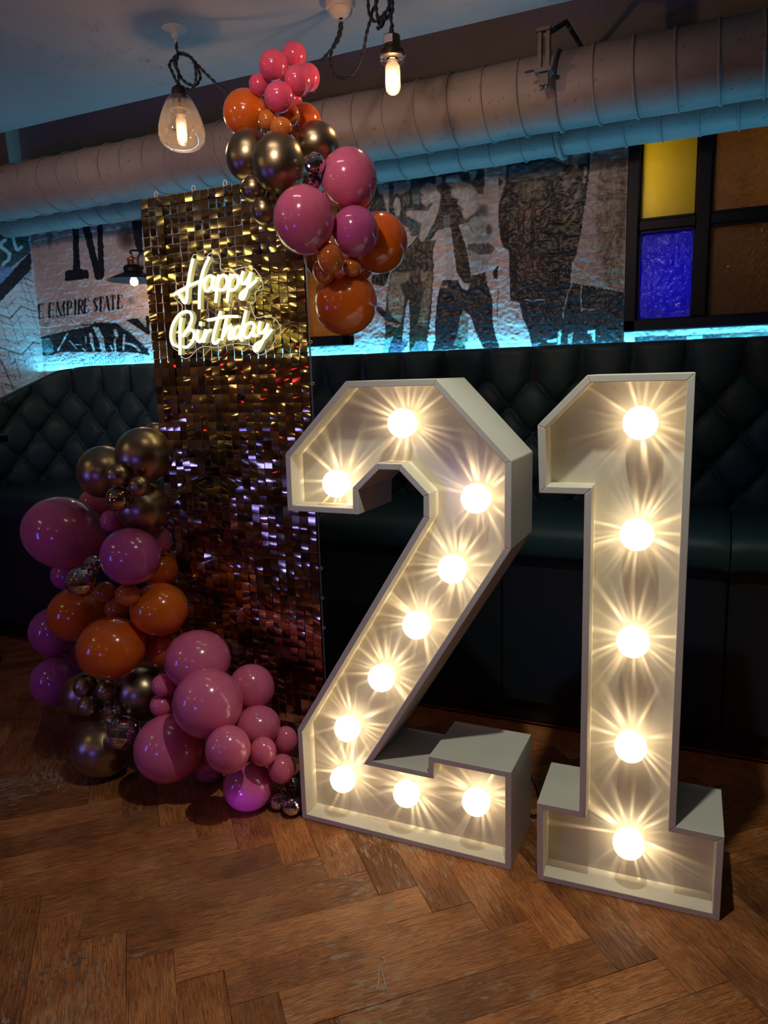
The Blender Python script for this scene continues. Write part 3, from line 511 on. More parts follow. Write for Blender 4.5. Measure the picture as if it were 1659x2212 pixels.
# ---------------- stained-glass windows
def pane_mat(name, col, tr, rough=.18, sc=55, b=.6):
    m = mat(name, col, rough, spec=.55); nt = m.node_tree; o = [x for x in nt.nodes if x.type == 'OUTPUT_MATERIAL'][0]; t = N(m, 'ShaderNodeBsdfTranslucent'); t.inputs[0].default_value = (*tr, 1); mx = N(m, 'ShaderNodeMixShader'); mx.inputs[0].default_value = .66
    K(m, P(m).outputs[0], mx.inputs[1]); K(m, t.outputs[0], mx.inputs[2]); K(m, mx.outputs[0], o.inputs[0]); v = objco(m); n = noise(m, sc, 3, .5, v); bp_ = bump(m, n.outputs[0], b, .01)
    if b > .5:
        gl = N(m, 'ShaderNodeBsdfGlossy'); gl.inputs['Roughness'].default_value = .035; K(m, bp_.outputs[0], gl.inputs['Normal']); m2 = N(m, 'ShaderNodeMixShader'); m2.inputs[0].default_value = .05; K(m, mx.outputs[0], m2.inputs[1]); K(m, gl.outputs[0], m2.inputs[2]); K(m, m2.outputs[0], o.inputs[0])
    return m
M_py = pane_mat('yellow_glass', (.40, .30, .04), (.62, .50, .10), .25, 7, .25); M_pa = pane_mat('amber_glass', (.14, .10, .006), (.85, .52, .06), .06, 60, 1.0); M_pb = pane_mat('blue_glass', (.01, .015, .40), (.012, .02, .62), .10, 42, 1.0)
def window(name, W, cols, rows, mats, fr=.045, mu=.05):
    x0, x1, z0, z1 = W; y0, y1 = YW-.035, YW+.05; t = empty(name, ((x0+x1)/2, YW, z0), kind='structure')
    f = MB(); f.box(((x0+x1)/2, (y0+y1)/2, z0+fr/2), (x1-x0, y1-y0, fr)); f.box(((x0+x1)/2, (y0+y1)/2, z1-fr/2), (x1-x0, y1-y0, fr))
    f.box((x0+fr/2, (y0+y1)/2, (z0+z1)/2), (fr, y1-y0, z1-z0)); f.box((x1-fr/2, (y0+y1)/2, (z0+z1)/2), (fr, y1-y0, z1-z0)); bevel(f.build('window_frame', M_black, t), .004)
    for c in cols[1:-1]: bevel(MB().box((c, (y0+y1)/2+.003, (z0+z1)/2), (mu, y1-y0-.012, z1-z0-2*fr)).build('mullion', M_black, t), .006)
    for r in rows[1:-1]:
        for a, b in zip(cols[:-1], cols[1:]): bevel(MB().box(((a+b)/2, (y0+y1)/2+.006, r), (b-a-mu+.002, y1-y0-.02, mu*.8)).build('glazing_bar', M_black, t), .005)
    k = 0
    for i, (ra, rb) in enumerate(zip(rows[:-1], rows[1:])):
        for j, (a, b) in enumerate(zip(cols[:-1], cols[1:])):
            MB().box(((a+b)/2, YW+.015, (ra+rb)/2), (b-a-.02, .006, rb-ra-.02)).build('pane', mats[k], t); k += 1
            bd = MB(); q = .008
            for zz in (ra+mu*.4+q/2, rb-mu*.4-q/2): bd.box(((a+b)/2, YW-.0, zz), (b-a-mu, .02, q))
            for xx in (a+mu/2+q/2, b-mu/2-q/2): bd.box((xx, YW-.0, (ra+rb)/2), (q, .02, rb-ra-mu*.8))
            bd.build('glazing_bead', M_black, t)
    bx = MB(); bx.box(((x0+x1)/2, YW+.30, (z0+z1)/2), (x1-x0, .02, z1-z0)); bx.box((x0-.01, YW+.17, (z0+z1)/2), (.02, .24, z1-z0)); bx.box((x1+.01, YW+.17, (z0+z1)/2), (.02, .24, z1-z0)); bx.box(((x0+x1)/2, YW+.17, z0-.01), (x1-x0, .24, .02)); bx.box(((x0+x1)/2, YW+.17, z1+.01), (x1-x0, .24, .02))
    bx.build('light_box', M_reveal, t); return t
M_reveal = mat('window_recess', (.55, .5, .42), .7)
window('window_1', W1, [W1[0]+.02, -.094, .215, W1[1]-.02], [W1[2]+.02, 1.848, W1[3]-.02], [M_pb, M_pa, M_pa, M_py, M_pa, M_pb])
window('window_2', W2, [W2[0]+.02, -1.87, W2[1]-.02], [W2[2]+.02, 1.848, W2[3]-.02], [M_pa, M_pa, M_pb, M_py])
lamp('window_lamp', 'AREA', (-.350, YW+.10, 2.02), 1.1, (1, .90, .40), aim=(0, YW+.12, 2.02), shape='RECTANGLE', size=.03, size_y=.30)
lamp('window_lamp', 'AREA', (-.20, YW+.24, 1.64), 1.0, (.15, .2, 1.0), aim=(-.20, YW, 1.64), shape='RECTANGLE', size=.18, size_y=.2)
lamp('window_lamp', 'AREA', (-1.72, YW+.24, 1.64), .35, (1, .75, .4), aim=(-1.72, YW, 1.60), shape='RECTANGLE', size=.2, size_y=.2)
MB().box((-.11, YW+.15, 1.65), (.006, .28, .36)).build('recess_divider', M_reveal, bpy.data.objects['window_1'])

# ================================================================ BANQUETTE
YF, ZT, ZS = 3.055, 1.405, .775
arcR, xa = .42, -3.12
def path(s):                                      # s = distance along the back from x=1.7 going left
    L0 = 1.7-xa
    if s <= L0: return np.array([1.7-s, YF]), np.array([0, -1.0]), 0.0
    a = min((s-L0)/arcR, PI/2*1.0); c = np.array([xa, YF-arcR]); p = c+arcR*np.array([-math.sin(a), math.cos(a)]); nrm = np.array([math.sin(a), -math.cos(a)])
    ex = (s-L0)-arcR*a
    if ex > 0: p = p+np.array([0, -ex])
    return p, nrm, a
bench = empty('banquette', (-1, 2.8, 0), 'long deep-buttoned dark green leather banquette along the mural wall', 'banquette')
Ltot = (1.7-xa)+arcR*PI/2+.25; ns = 560; nt_ = 110; DX, DZ = .196, .118; rows0 = ZT-.125
vs = []; fs = []
def top_at(a): return ZT-.16*(1-math.cos(min(a, PI/2)))-.10*max(0, a-.5)
def tuft(s, z, top):
    u = (s-.06)/DX; v = (rows0-z)/DZ
    if v < 0:                                     # channels above the first button row
        d = abs(u-round(u))*DX; k = math.exp(-(d/.010)**2)*.020+math.exp(-(d/.035)**2)*.016; g = math.exp(-((d/.03)**2+((v*DZ)/.035)**2))*.018
        w_ = math.exp(v*DZ/.030); return (.042-k-g)*(1-w_)+tuft(s, rows0, top)*w_
    a = u+v/2; b = u-v/2; ca = abs(a-round(a)); cb = abs(b-round(b))
    pil = (math.sin(PI*min(ca, .5))*math.sin(PI*min(cb, .5)))**.35
    dbut = math.hypot((ca+cb)/2*DX*1.0, abs(ca-cb)*DZ); h = .018+.024*pil-.012*math.exp(-(min(ca, cb)/.05)**2)
    # buttons sit where both diagonals cross
    dd = math.hypot((ca+cb)*DX*.5, (ca+cb)*DZ)
    return h-.018*math.exp(-(dd/.05)**2)
for i in range(ns+1):
    s = Ltot*i/ns; p, nrm, a = path(s); tp = top_at(a)
    for j in range(nt_+1):
        t = j/nt_
        if t < .90:
            z = ZS-.03+(tp-.03-(ZS-.03))*t/.90; h = tuft(s, z, tp); back = -.07*(z-ZS)
            q = p-nrm*(-h)*1 ; q = p+nrm*h+nrm*back
            vs.append((q[0], q[1], z))
        else:                                     # rolled top edge
            r = (t-.90)/.10*PI*.62; h0 = tuft(s, tp-.03, tp); rad = .03
            off = h0-rad+rad*math.cos(r)-max(0, r-1.2)*.03; z = tp-.03+rad*math.sin(min(r, PI/2))
            q = p+nrm*(off-.07*(tp-.03-ZS)); vs.append((q[0], q[1], z))
for i in range(ns):
    for j in range(nt_): a_ = i*(nt_+1)+j; fs.append((a_, a_+1, a_+nt_+2, a_+nt_+1))
MB().add(vs, fs).build('backrest', M_leather, bench, smooth=True)
bk = MB(); P0 = [path(Ltot*i/60) for i in range(61)]
q = []
for p_, n_, a_ in P0:
    tp = top_at(a_)-.012; q += [(p_[0]-n_[0]*.03, p_[1]-n_[1]*.03, tp), (p_[0]-n_[0]*.085, p_[1]-n_[1]*.085, tp), (p_[0]-n_[0]*.085, p_[1]-n_[1]*.085, .02), (p_[0]-n_[0]*.03, p_[1]-n_[1]*.03, .02)]
bk.add(q, [(i*4+k, i*4+(k+1) % 4, i*4+4+(k+1) % 4, i*4+4+k) for i in range(60) for k in range(4)]).build('back_frame', M_plinth, bench)
nb = 0; bme = MB().lathe([(0, .006), (.006, .0055), (.010, .003), (.011, 0), (.010, -.003)], n=10).mesh('button'); bme.materials.append(M_button)
bme.polygons.foreach_set('use_smooth', [True]*len(bme.polygons))
for r in range(0, 5):
    for c in range(0, 40):
        s = .06+(c+(.5 if r % 2 else 0))*DX
        if s > Ltot-.05: continue
        p, nrm, a = path(s); tp = top_at(a); z = rows0-r*DZ
        if z < ZS+.02 or z > tp-.05 or p[0] > .55: continue
        h = tuft(s, z, tp)-.07*(z-ZS)+.003; o = bpy.data.objects.new('button', bme); COL.objects.link(o); o.parent = bench
        o.location = Vector((p[0]+nrm[0]*h, p[1]+nrm[1]*h, z))-bench.location; o.rotation_euler = Vector((nrm[0], nrm[1], 0)).to_track_quat('Z', 'Y').to_euler()
def seatblock(x0, x1):
    vs = []; fs = []; prof = [(2.56, ZS-.13), (2.515, ZS-.125), (2.50, ZS-.10), (2.497, ZS-.05), (2.51, ZS-.015), (2.55, ZS+.0), (2.7, ZS+.012), (2.9, ZS+.012), (3.08, ZS+.0)]
    n = 24
    for i in range(n+1):
        x = x0+(x1-x0)*i/n; e = min(i, n-i)/n; sg = -.010*math.exp(-(e/.02)**2)
        for (y, z) in prof: vs.append((x, y, z+sg))
    m_ = len(prof)
    for i in range(n):
        for j in range(m_-1): fs.append((i*m_+j, i*m_+j+1, (i+1)*m_+j+1, (i+1)*m_+j))
    MB().add(vs, fs).build('seat_cushion', M_leather, bench, smooth=True)
xs = [-3.58, -2.95, -2.2, -1.45, -.7, .05, .8, 1.7]
for a, b in zip(xs[:-1], xs[1:]): seatblock(a+.002, b-.002)
for a, b in zip(xs[:-1], xs[1:]): bevel(MB().box(((a+b)/2, 2.56, (ZS-.12+.10)/2), (b-a-.004, .04, ZS-.12-.10)).build('front_panel', M_leather2, bench), .008)
MB().box((-.94, 2.60, .05), (5.28, .06, .10)).build('kick_board', M_plinth, bench); MB().box((-.94, 2.565, .012), (5.28, .012, .006)).build('trim_strip', M_copper, bench)
ls = MB().box((-1.0, 3.168, 1.365), (5.0, .012, .006)); tag(ls.build('led_strip', M_led, loc=(-1.0, 3.168, 1.365)), 'cyan LED strip hidden behind the top of the banquette', 'light')
tb = empty('side_table', (-3.0, 2.25, 0), 'small black table top poking in at the left edge', 'table')
tp_ = on_y(18, 946, 2.42); bevel(MB().box((tp_[0]-.22, 2.22, tp_[2]), (.44, .4, .035)).build('table_top', M_black, tb), .006)
MB().tube([(tp_[0]-.22, 2.22, 0.02), (tp_[0]-.22, 2.22, tp_[2]-.015)], .02, 12).build('leg', M_black, tb); MB().lathe([(0.001, .02), (.14, .015), (.15, 0)], (tp_[0]-.22, 2.22, 0)).build('base', M_black, tb)

# ================================================================ VENTILATION DUCTS
def duct(name, Y, Z, r, xs, label, spacing, ph, rib=.005):
    t = empty(name, (-.6, Y, Z), label, 'duct', 'painted spiral ducts')
    n = 40; mb = MB(); x = xs[0]; stations = []
    while x < xs[1]: stations.append(x); x += .03
    for i, x in enumerate(stations):
        for k in range(n):
            a = 2*PI*k/n; rr = r+.0012*math.sin(a*3+x*7)+.0010*math.sin(x*19+a); mb.v.append((x, Y+rr*math.cos(a), Z+rr*math.sin(a)))
    for i in range(len(stations)-1):
        for k in range(n): mb.f.append((i*n+k, i*n+(k+1) % n, (i+1)*n+(k+1) % n, (i+1)*n+k))
    mb.build('duct_body', M_duct, t, smooth=True)
    x = xs[0]+ph
    while x < xs[1]-.1:                        # spiral lock seams
        pts = [(x+spacing*.22*(k/36), Y+(r+.001)*math.cos(2*PI*k/36), Z+(r+.001)*math.sin(2*PI*k/36)) for k in range(37)]
        MB().tube(pts, rib, 6, cap=False).build('seam', M_duct, t, smooth=True); x += spacing
    return t
d1 = duct('ventilation_duct', 2.78, 2.246, .121, (XL+.02, XR-.02), 'large pinkish grey spiral duct running under the ceiling, the upper of two', .125, .03)
d2 = duct('ventilation_duct', 3.03, 2.205, .098, (XL+.02, XR-.02), 'thinner spiral duct lit pale blue, behind and below the larger duct', .125, .09, .004)
for xx in (-.62, -1.83): MB().tube([(xx+.03*(k/40), 3.03+.1035*math.cos(2*PI*k/40), 2.205+.1035*math.sin(2*PI*k/40)) for k in range(41)], .010, 8, cap=False).build('collar', M_duct, d2, smooth=True)
# bracket that carries the large duct
bp = on_y(1176, 70, 2.60); br = empty('duct_bracket', bp, 'steel strut bracket clamping the large duct below the ceiling', 'bracket')
zt = bp[2]; zb_ = on_y(1180, 150, 2.60)[2]; x_ = bp[0]
for dx in (-.013, .013): MB().box((x_+dx, 2.60, (zt+zb_)/2), (.012, .022, zt-zb_)).build('strut', M_metalgrey, br)
MB().box((x_, 2.60, zt+.004), (.045, .04, .010)).build('top_plate', M_metalgrey, br)
MB().tube([(x_, 2.60, zt-.01), (x_+.03, 2.80, zt+.10), (x_+.04, 3.19, zt+.12)], .009, 6).build('brace', M_metalgrey, br)
b_ = MB(); b_.box((x_, 2.60, zb_-.005), (.055, .045, .012)); b_.box((x_, 2.605, zb_-.03), (.03, .03, .035)); b_.tube([(x_-.03, 2.59, zb_), (x_-.055, 2.57, zb_-.008)], .004, 6); b_.build('clamp', M_metalgrey, br)
for dx in (-.008, .008): MB().lathe([(.0, -.005), (.007, -.004), (.007, .006), (0.001, .008)], (x_+dx, 2.60, zb_-.055), 6).build('bolt', M_metalgrey, br)
MB().tube([(x_+.02, 2.78+.1245*math.cos(a), 2.246+.1245*math.sin(a)) for a in np.linspace(PI*.55, PI*1.6, 30)], [.0055]*30, 6).build('strap', M_duct, br)

# ================================================================ MARQUEE NUMBERS
def inset(poly, d):
    n = len(poly); A = sum(poly[i][0]*poly[(i+1) % n][1]-poly[(i+1) % n][0]*poly[i][1] for i in range(n)); s = 1 if A > 0 else -1; out = []
    for i in range(n):
        p0, p1, p2 = [np.array(poly[k % n], float) for k in (i-1, i, i+1)]
        a = (p1-p0)/np.linalg.norm(p1-p0); b = (p2-p1)/np.linalg.norm(p2-p1); na = s*np.array([-a[1], a[0]]); nb = s*np.array([-b[1], b[0]])
        k = na+nb; k = k/max(.3, (k@k))*2; out.append(tuple(p1+k*d/1.0 if True else p1))
    return out
bulb_prof = [(.0005, -.0765), (.014, -.0745), (.026, -.068), (.035, -.056), (.0385, -.042), (.037, -.030), (.031, -.020)]
bulb_me = MB().lathe(bulb_prof, n=28).mesh('light_bulb'); bulb_me.materials.append(M_bulb)
coll_me = MB().lathe([(.031, -.020), (.033, -.014), (.030, -.006), (.026, -.0005)], n=24).mesh('collar'); coll_me.materials.append(M_glass)
sock_me = MB().lathe([(.0005, -.0165), (.012, -.0165), (.013, -.007), (.020, -.006), (.021, -.0002)], n=18).mesh('lamp_holder'); sock_me.materials.append(M_socket)
for me_ in (bulb_me, coll_me): me_.polygons.foreach_set('use_smooth', [True]*len(me_.polygons))
def gobo(l, seed):
    """Point lamp whose beam is broken into rays, the way the moulded glass of the bulb does."""
    l.use_nodes = True; nt = l.node_tree; em = [n for n in nt.nodes if n.type == 'EMISSION'][0]
    tc = nt.nodes.new('ShaderNodeTexCoord'); sp = nt.nodes.new('ShaderNodeSeparateXYZ'); nt.links.new(tc.outputs['Normal'], sp.inputs[0])
    at = nt.nodes.new('ShaderNodeMath'); at.operation = 'ARCTAN2'; nt.links.new(sp.outputs['Z'], at.inputs[0]); nt.links.new(sp.outputs['X'], at.inputs[1])
    def circ(k, off):
        m1 = nt.nodes.new('ShaderNodeMath'); m1.operation = 'COSINE'; m2 = nt.nodes.new('ShaderNodeMath'); m2.operation = 'SINE'
        nt.links.new(at.outputs[0], m1.inputs[0]); nt.links.new(at.outputs[0], m2.inputs[0]); cb = nt.nodes.new('ShaderNodeCombineXYZ'); nt.links.new(m1.outputs[0], cb.inputs[0]); nt.links.new(m2.outputs[0], cb.inputs[1])
        my = nt.nodes.new('ShaderNodeMath'); my.operation = 'MULTIPLY'; my.inputs[1].default_value = off; nt.links.new(sp.outputs['Y'], my.inputs[0]); ad = nt.nodes.new('ShaderNodeMath'); ad.operation = 'ADD'; ad.inputs[1].default_value = seed*3.7; nt.links.new(my.outputs[0], ad.inputs[0]); nt.links.new(ad.outputs[0], cb.inputs[2])
        no = nt.nodes.new('ShaderNodeTexNoise'); no.inputs['Scale'].default_value = k; no.inputs['Detail'].default_value = 2; nt.links.new(cb.outputs[0], no.inputs['Vector']); return no.outputs[0]
    mr = nt.nodes.new('ShaderNodeMapRange'); mr.inputs[1].default_value = .49; mr.inputs[2].default_value = .70; mr.inputs[3].default_value = .22; mr.inputs[4].default_value = 1.0; nt.links.new(circ(7.5, .07), mr.inputs[0])
    pw = nt.nodes.new('ShaderNodeMath'); pw.operation = 'POWER'; pw.inputs[1].default_value = 2.2; nt.links.new(mr.outputs[0], pw.inputs[0])
    ml = nt.nodes.new('ShaderNodeMath'); ml.operation = 'MULTIPLY'; ml.inputs[1].default_value = 6.6; nt.links.new(pw.outputs[0], ml.inputs[0])
    ab = nt.nodes.new('ShaderNodeMath'); ab.operation = 'ABSOLUTE'; nt.links.new(sp.outputs['Y'], ab.inputs[0]); fr = nt.nodes.new('ShaderNodeMapRange'); fr.inputs[1].default_value = .07; fr.inputs[2].default_value = .30; fr.inputs[3].default_value = .12; fr.inputs[4].default_value = 1; nt.links.new(ab.outputs[0], fr.inputs[0])
    fm = nt.nodes.new('ShaderNodeMath'); fm.operation = 'MULTIPLY'; nt.links.new(ml.outputs[0], fm.inputs[0]); nt.links.new(fr.outputs[0], fm.inputs[1])
    ba = nt.nodes.new('ShaderNodeMath'); ba.operation = 'ADD'; ba.inputs[1].default_value = .36; nt.links.new(fm.outputs[0], ba.inputs[0]); nt.links.new(ba.outputs[0], em.inputs['Strength'])
BULBS = []
def number(name, label, origin, yaw, outl, depth, recess, th, bulbs, seedbase):
    c, s = math.cos(yaw), math.sin(yaw)
    t = empty(name, (origin[0], origin[1], 0), label, 'light-up number', 'giant light-up numbers')
    def W(x, y, z): return (origin[0]+x*c-y*s, origin[1]+x*s+y*c, z)
    inn = inset(outl, th); n = len(outl)
    for i in range(n):
        j = (i+1) % n; q = [outl[i], outl[j], inn[j], inn[i]]; mb = MB(); g = .00015
        mb.add([W(x, 0, z) for x, z in q]+[W(x, depth, z) for x, z in q], [(0, 1, 2, 3), (7, 6, 5, 4), (0, 4, 5, 1), (1, 5, 6, 2), (2, 6, 7, 3), (3, 7, 4, 0)])
        bevel(mb.build('side_board', M_white, t), .0016, 2)
    inn2 = inset(outl, th*.9); m = len(inn2)
    mb = MB(); mb.add([W(x, recess, z) for x, z in inn2]+[W(x, recess+.009, z) for x, z in inn2], [tuple(range(m)), tuple(range(2*m-1, m-1, -1))]+[(i, m+i, m+(i+1) % m, (i+1) % m) for i in range(m)])
    mb.build('back_panel', M_panelw, t)
    for k, (bx, by) in enumerate(bulbs):
        d = ray(bx, by); o0 = np.array([origin[0], origin[1], 0]); nrm = np.array([-s, c, 0]); tt = ((o0-EYE)@nrm+(recess-.045))/(d@nrm); P_ = EYE+d*tt
        P_ = P_+nrm*.045; e = bpy.data.objects.new('light_bulb', bulb_me); COL.objects.link(e); e.parent = t; e.location = Vector(P_)-t.location; e.rotation_euler = (-PI/2, 0, yaw)
        for me_, nm_ in ((coll_me, 'glass_collar'), (sock_me, 'lamp_holder')): q = bpy.data.objects.new(nm_, me_); COL.objects.link(q); q.parent = e
        l = lamp('bulb_light', 'POINT', tuple(P_-nrm*.0205), .62, (1, .80, .50), shadow_soft_size=.0035); l.rotation_euler = (0, k*1.3, yaw); gobo(l.data, seedbase+k)
    return t
TWO = [(0, 0), (.641, 0), (.641, .283), (.412, .284), (.410, .235), (.243, .235), (.639, .874), (.640, 1.092), (.452, 1.291), (.203, 1.291), (.009, 1.099), (.007, .941), (.226, .941), (.228, 1.006), (.290, 1.063), (.346, 1.063), (.412, .997), (.411, .945), (0, .287)]
ONE = [(0, 0), (.434, 0), (.434, .222), (.328, .225), (.326, 1.289), (.102, 1.290), (-.008, 1.178), (-.003, 1.019), (.101, 1.019), (.1035, .218), (-.002, .219)]
def rev(p): return p
number('marquee_number', 'tall white light-up figure 2 with ten glowing bulbs, standing on the wood floor', (-1.090, 1.725), 0, TWO, .222, .066, .0165,
       [(867.6, 914.5), (725, 1045), (1027, 1077), (975.4, 1230), (898.4, 1351.7), (822.4, 1466), (748.5, 1575), (739.3, 1685), (876.7, 1716), (1027.5, 1734)], 1)
number('marquee_number', 'tall white light-up figure 1 with five glowing bulbs, standing to the right of the 2', (-.378, 1.715), math.radians(2.0), ONE, .215, .074, .0165,
       [(1383, 914), (1375, 1156), (1367, 1388), (1362, 1615), (1357.5, 1825)], 31)
pl = empty('power_cable', (-.44, 1.96, 0), 'black power cable on the floor between the two numbers', 'cable')
MB().tube(spline([(-.52, 2.02, .006), (-.46, 1.98, .006), (-.43, 1.975, .03), (-.435, 1.95, .12), (-.47, 1.955, .17)], 8), .0035, 8).build('cord', M_cord, pl); MB().box((-.50, 2.03, .014), (.05, .03, .026)).build('plug', M_black, pl)

# ================================================================ SEQUIN WALL
PX0, PY, PZ0 = -1.752, 2.0, .09; NC, NR, PT = 20, 60, .03
pan = empty('sequin_panel', (PX0+.3, PY, PZ0), 'tall gold shimmer panel of square sequins behind the balloons', 'backdrop')
gm = MB()
for i in range(NC+1): gm.box((PX0+i*PT, PY+.012, PZ0+NR*PT/2), (.0022 if i % 10 else .005, .002, NR*PT))
for j in range(NR+1): gm.box((PX0+NC*PT/2, PY+.012, PZ0+j*PT), (NC*PT, .002, .0022 if j % 10 else .005))
M_grid = mat('clear_mesh_grid', (.45, .45, .43), .25, spec=.7); gm.build('backing_grid', M_grid, pan)
def seq_verts(bend, tw):                           # hangs from its pin at the top; curled about the horizontal
    a = .0142; vs = []
    for j in range(5):
        v = j/4; z = -.0285*v+.0015; y = -bend*(math.sin(PI*v))-.0022*v+tw*.0
        for k in range(3):
            u = k/2*2-1; vs.append((u*a, y+tw*u*v*.004-bend*.15*u*u, z))
    fs = [(j*3+k, j*3+k+1, (j+1)*3+k+1, (j+1)*3+k) for j in range(4) for k in range(2)]
    b = len(vs); vs += [(.0016*math.cos(q), -.0028, -.003+.0016*math.sin(q)) for q in (0, PI/3*2, PI/3*4)]+[(0, -.0042, -.003)]
    fs += [(b, b+1, b+3), (b+1, b+2, b+3), (b+2, b, b+3)]; return vs, fs
variants = []
for k in range(14):
    v_, f_ = seq_verts(random.choice((.0003, .0006, .0013, -.0006, .0009)), random.uniform(-1, 1)); me = MB().add(v_, f_).mesh('sequin'); me.materials.append(M_sequin)
    me.polygons.foreach_set('use_smooth', [True]*len(me.polygons)); variants.append((me, v_, f_))
singles = [(c, r) for r in range(NR-1, -1, -1) for c in range(NC)]
cells = []
for r in range(NR):
    for c in range(NC):
        x = PX0+(c+.5)*PT; z = PZ0+(r+1)*PT-.003; p = on_px = np.array([x, PY, z]); D = p-EYE; zz = D@Fv; px = IW/2+FPX*(D@Rv)/zz; py = IH/2-FPX*(D@Uv)/zz
        hid = (px < 372+(py-940)*.55 and 920 < py) or (py > 1480 and px < 600) or (px > 560 and 380 < py < 560 and px > 590-(py-380)*0) or (py > 870 and px > 700-(py-870)*.3 and py < 1110)
        cells.append((1 if hid else 0, zz, c, r))
cells.sort(); chosen = {(c, r) for _, _, c, r in cells[:296]}; mass = MB()
for r in range(NR):
    for c in range(NC):
        x = PX0+(c+.5)*PT+random.gauss(0, .0004); z = PZ0+(r+1)*PT-.003; me, v_, f_ = random.choice(variants)
        wild = random.random() < .035; rx = random.gauss(.008, .019)-(.05 if wild else 0); ry = random.gauss(0, .012)*(6 if wild else 1); rz = random.gauss(0, .030)*(3 if wild else 1)
        M = Matrix.LocRotScale(Vector((x, PY, z)), Matrix.Rotation(rz, 3, 'Z') @ Matrix.Rotation(ry, 3, 'Y') @ Matrix.Rotation(rx, 3, 'X'), None)
        if (c, r) in chosen:
            o = bpy.data.objects.new('sequin', me); COL.objects.link(o); o.parent = pan; o.matrix_local = Matrix.Translation(-pan.location) @ M
        else: mass.add([tuple(M @ Vector(p)) for p in v_], f_)
ms = mass.build('sequin_field', M_sequin, pan, smooth=True, recalc=False); ms['kind'] = 'stuff'
for x, z, s in [(PX0+.06, PZ0+1.8, 0), (PX0+.21, PZ0+1.8, 0), (PX0+.33, PZ0+1.8, 0), (PX0+.605, 1.285, 1), (PX0+.605, 1.41, 1), (PX0+.605, 1.11, 1), (PX0+.605, .70, 1), (PX0+.605, .50, 1), (PX0+.605, .60, 1)]:
    tb_ = MB(); w_, h_ = (.013, .018) if not s else (.012, .008)
    tb_.tube([(x+w_/2*math.cos(a), PY+.008, z+.008*(1-s)+h_/2*math.sin(a)) for a in np.linspace(0, 2*PI, 17)[:-1]], .0018, 6, cap=False, closed=True); tb_.build('hanging_tab', M_rim, pan)
fr = MB()
for x in (PX0+.06, PX0+.54): fr.tube([(x, PY+.03, .012), (x, PY+.03, PZ0+NR*PT-.01)], .010, 10)
for z in (PZ0+.02, PZ0+.9, PZ0+NR*PT-.02): fr.tube([(PX0+.06, PY+.03, z), (PX0+.54, PY+.03, z)], .008, 10)
fr.build('stand', M_black, pan)
for x in (PX0+.06, PX0+.54): MB().box((x, PY+.05, .006), (.03, .30, .012)).build('foot', M_black, pan)

# ================================================================ NEON SIGN
SY = 1.925; k_ = .15672
def A_(pts): return [on_y(360+x*k_, 530+y*k_, SY) for x, y in pts]
def B_(pts): return [on_y(360+x*k_, 650+y*k_, SY) for x, y in pts]
sg = empty('neon_sign', on_y(480, 660, SY), 'pale yellow neon script sign reading Happy Birthday on the gold sequins', 'sign')
WORDS = {'happy_lettering': [A_(q) for q in (
    [(385, 185), (352, 330), (325, 480), (305, 620), (298, 740), (275, 795), (243, 770), (212, 712), (180, 665)], [(112, 685), (240, 612), (400, 530), (560, 468)], [(608, 165), (545, 300), (503, 430), (480, 560), (472, 700), (470, 880)],
    [(655, 470), (640, 425), (592, 432), (552, 490), (538, 560), (555, 625), (595, 628), (635, 570), (662, 480), (672, 425)], [(672, 425), (662, 520), (665, 610), (695, 610)], [(738, 405), (718, 560), (705, 680), (694, 795)],
    [(712, 560), (738, 470), (785, 420), (832, 425), (852, 480), (845, 550), (812, 605), (768, 622), (728, 600)], [(905, 395), (880, 540), (864, 680), (850, 785)], [(876, 560), (905, 465), (945, 415), (990, 425), (1005, 480), (995, 555), (958, 605), (915, 622), (880, 600)],
    [(1075, 360), (1050, 440), (1045, 505), (1072, 535), (1112, 508), (1150, 440), (1185, 375)], [(1185, 375), (1155, 500), (1125, 620), (1090, 715), (1050, 745), (1030, 705), (1065, 645), (1130, 600), (1195, 545), (1262, 478)])],
    'birthday_lettering': [B_(q) for q in (
    [(205, 745), (205, 600), (202, 450), (208, 330), (225, 235)], [(180, 635), (120, 605), (85, 540), (82, 430), (115, 310), (190, 195), (280, 148), (345, 165), (370, 235), (345, 325), (295, 410), (245, 490)], [(262, 465), (310, 410), (365, 400), (400, 450), (385, 540), (335, 610), (290, 642), (250, 630)],
    [(455, 400), (440, 480), (445, 545), (482, 562), (525, 500), (558, 395)], [(492, 290), (482, 345)], [(560, 395), (545, 500), (532, 575)], [(540, 530), (575, 445), (625, 400)], [(765, 145), (712, 300), (682, 420), (658, 520), (665, 578), (705, 582), (745, 530)], [(585, 268), (720, 240), (850, 215), (1000, 218)],
    [(860, 200), (830, 310), (800, 440), (782, 545)], [(800, 490), (845, 400), (895, 350), (912, 390), (885, 470), (880, 525), (925, 520)], [(1020, 350), (972, 370), (942, 430), (950, 505), (990, 510), (1025, 450), (1050, 370)], [(1115, 135), (1075, 300), (1048, 430), (1035, 520), (1065, 548)],
    [(1225, 330), (1185, 300), (1130, 325), (1092, 385), (1080, 450), (1100, 505), (1145, 500), (1195, 430), (1230, 335)], [(1230, 335), (1205, 430), (1222, 485), (1265, 470)], [(1312, 285), (1290, 370), (1290, 435), (1330, 442), (1382, 390), (1415, 315)], [(1415, 315), (1385, 440), (1342, 560), (1285, 665), (1240, 690), (1225, 640), (1262, 590), (1335, 550), (1405, 480), (1470, 395)])]}
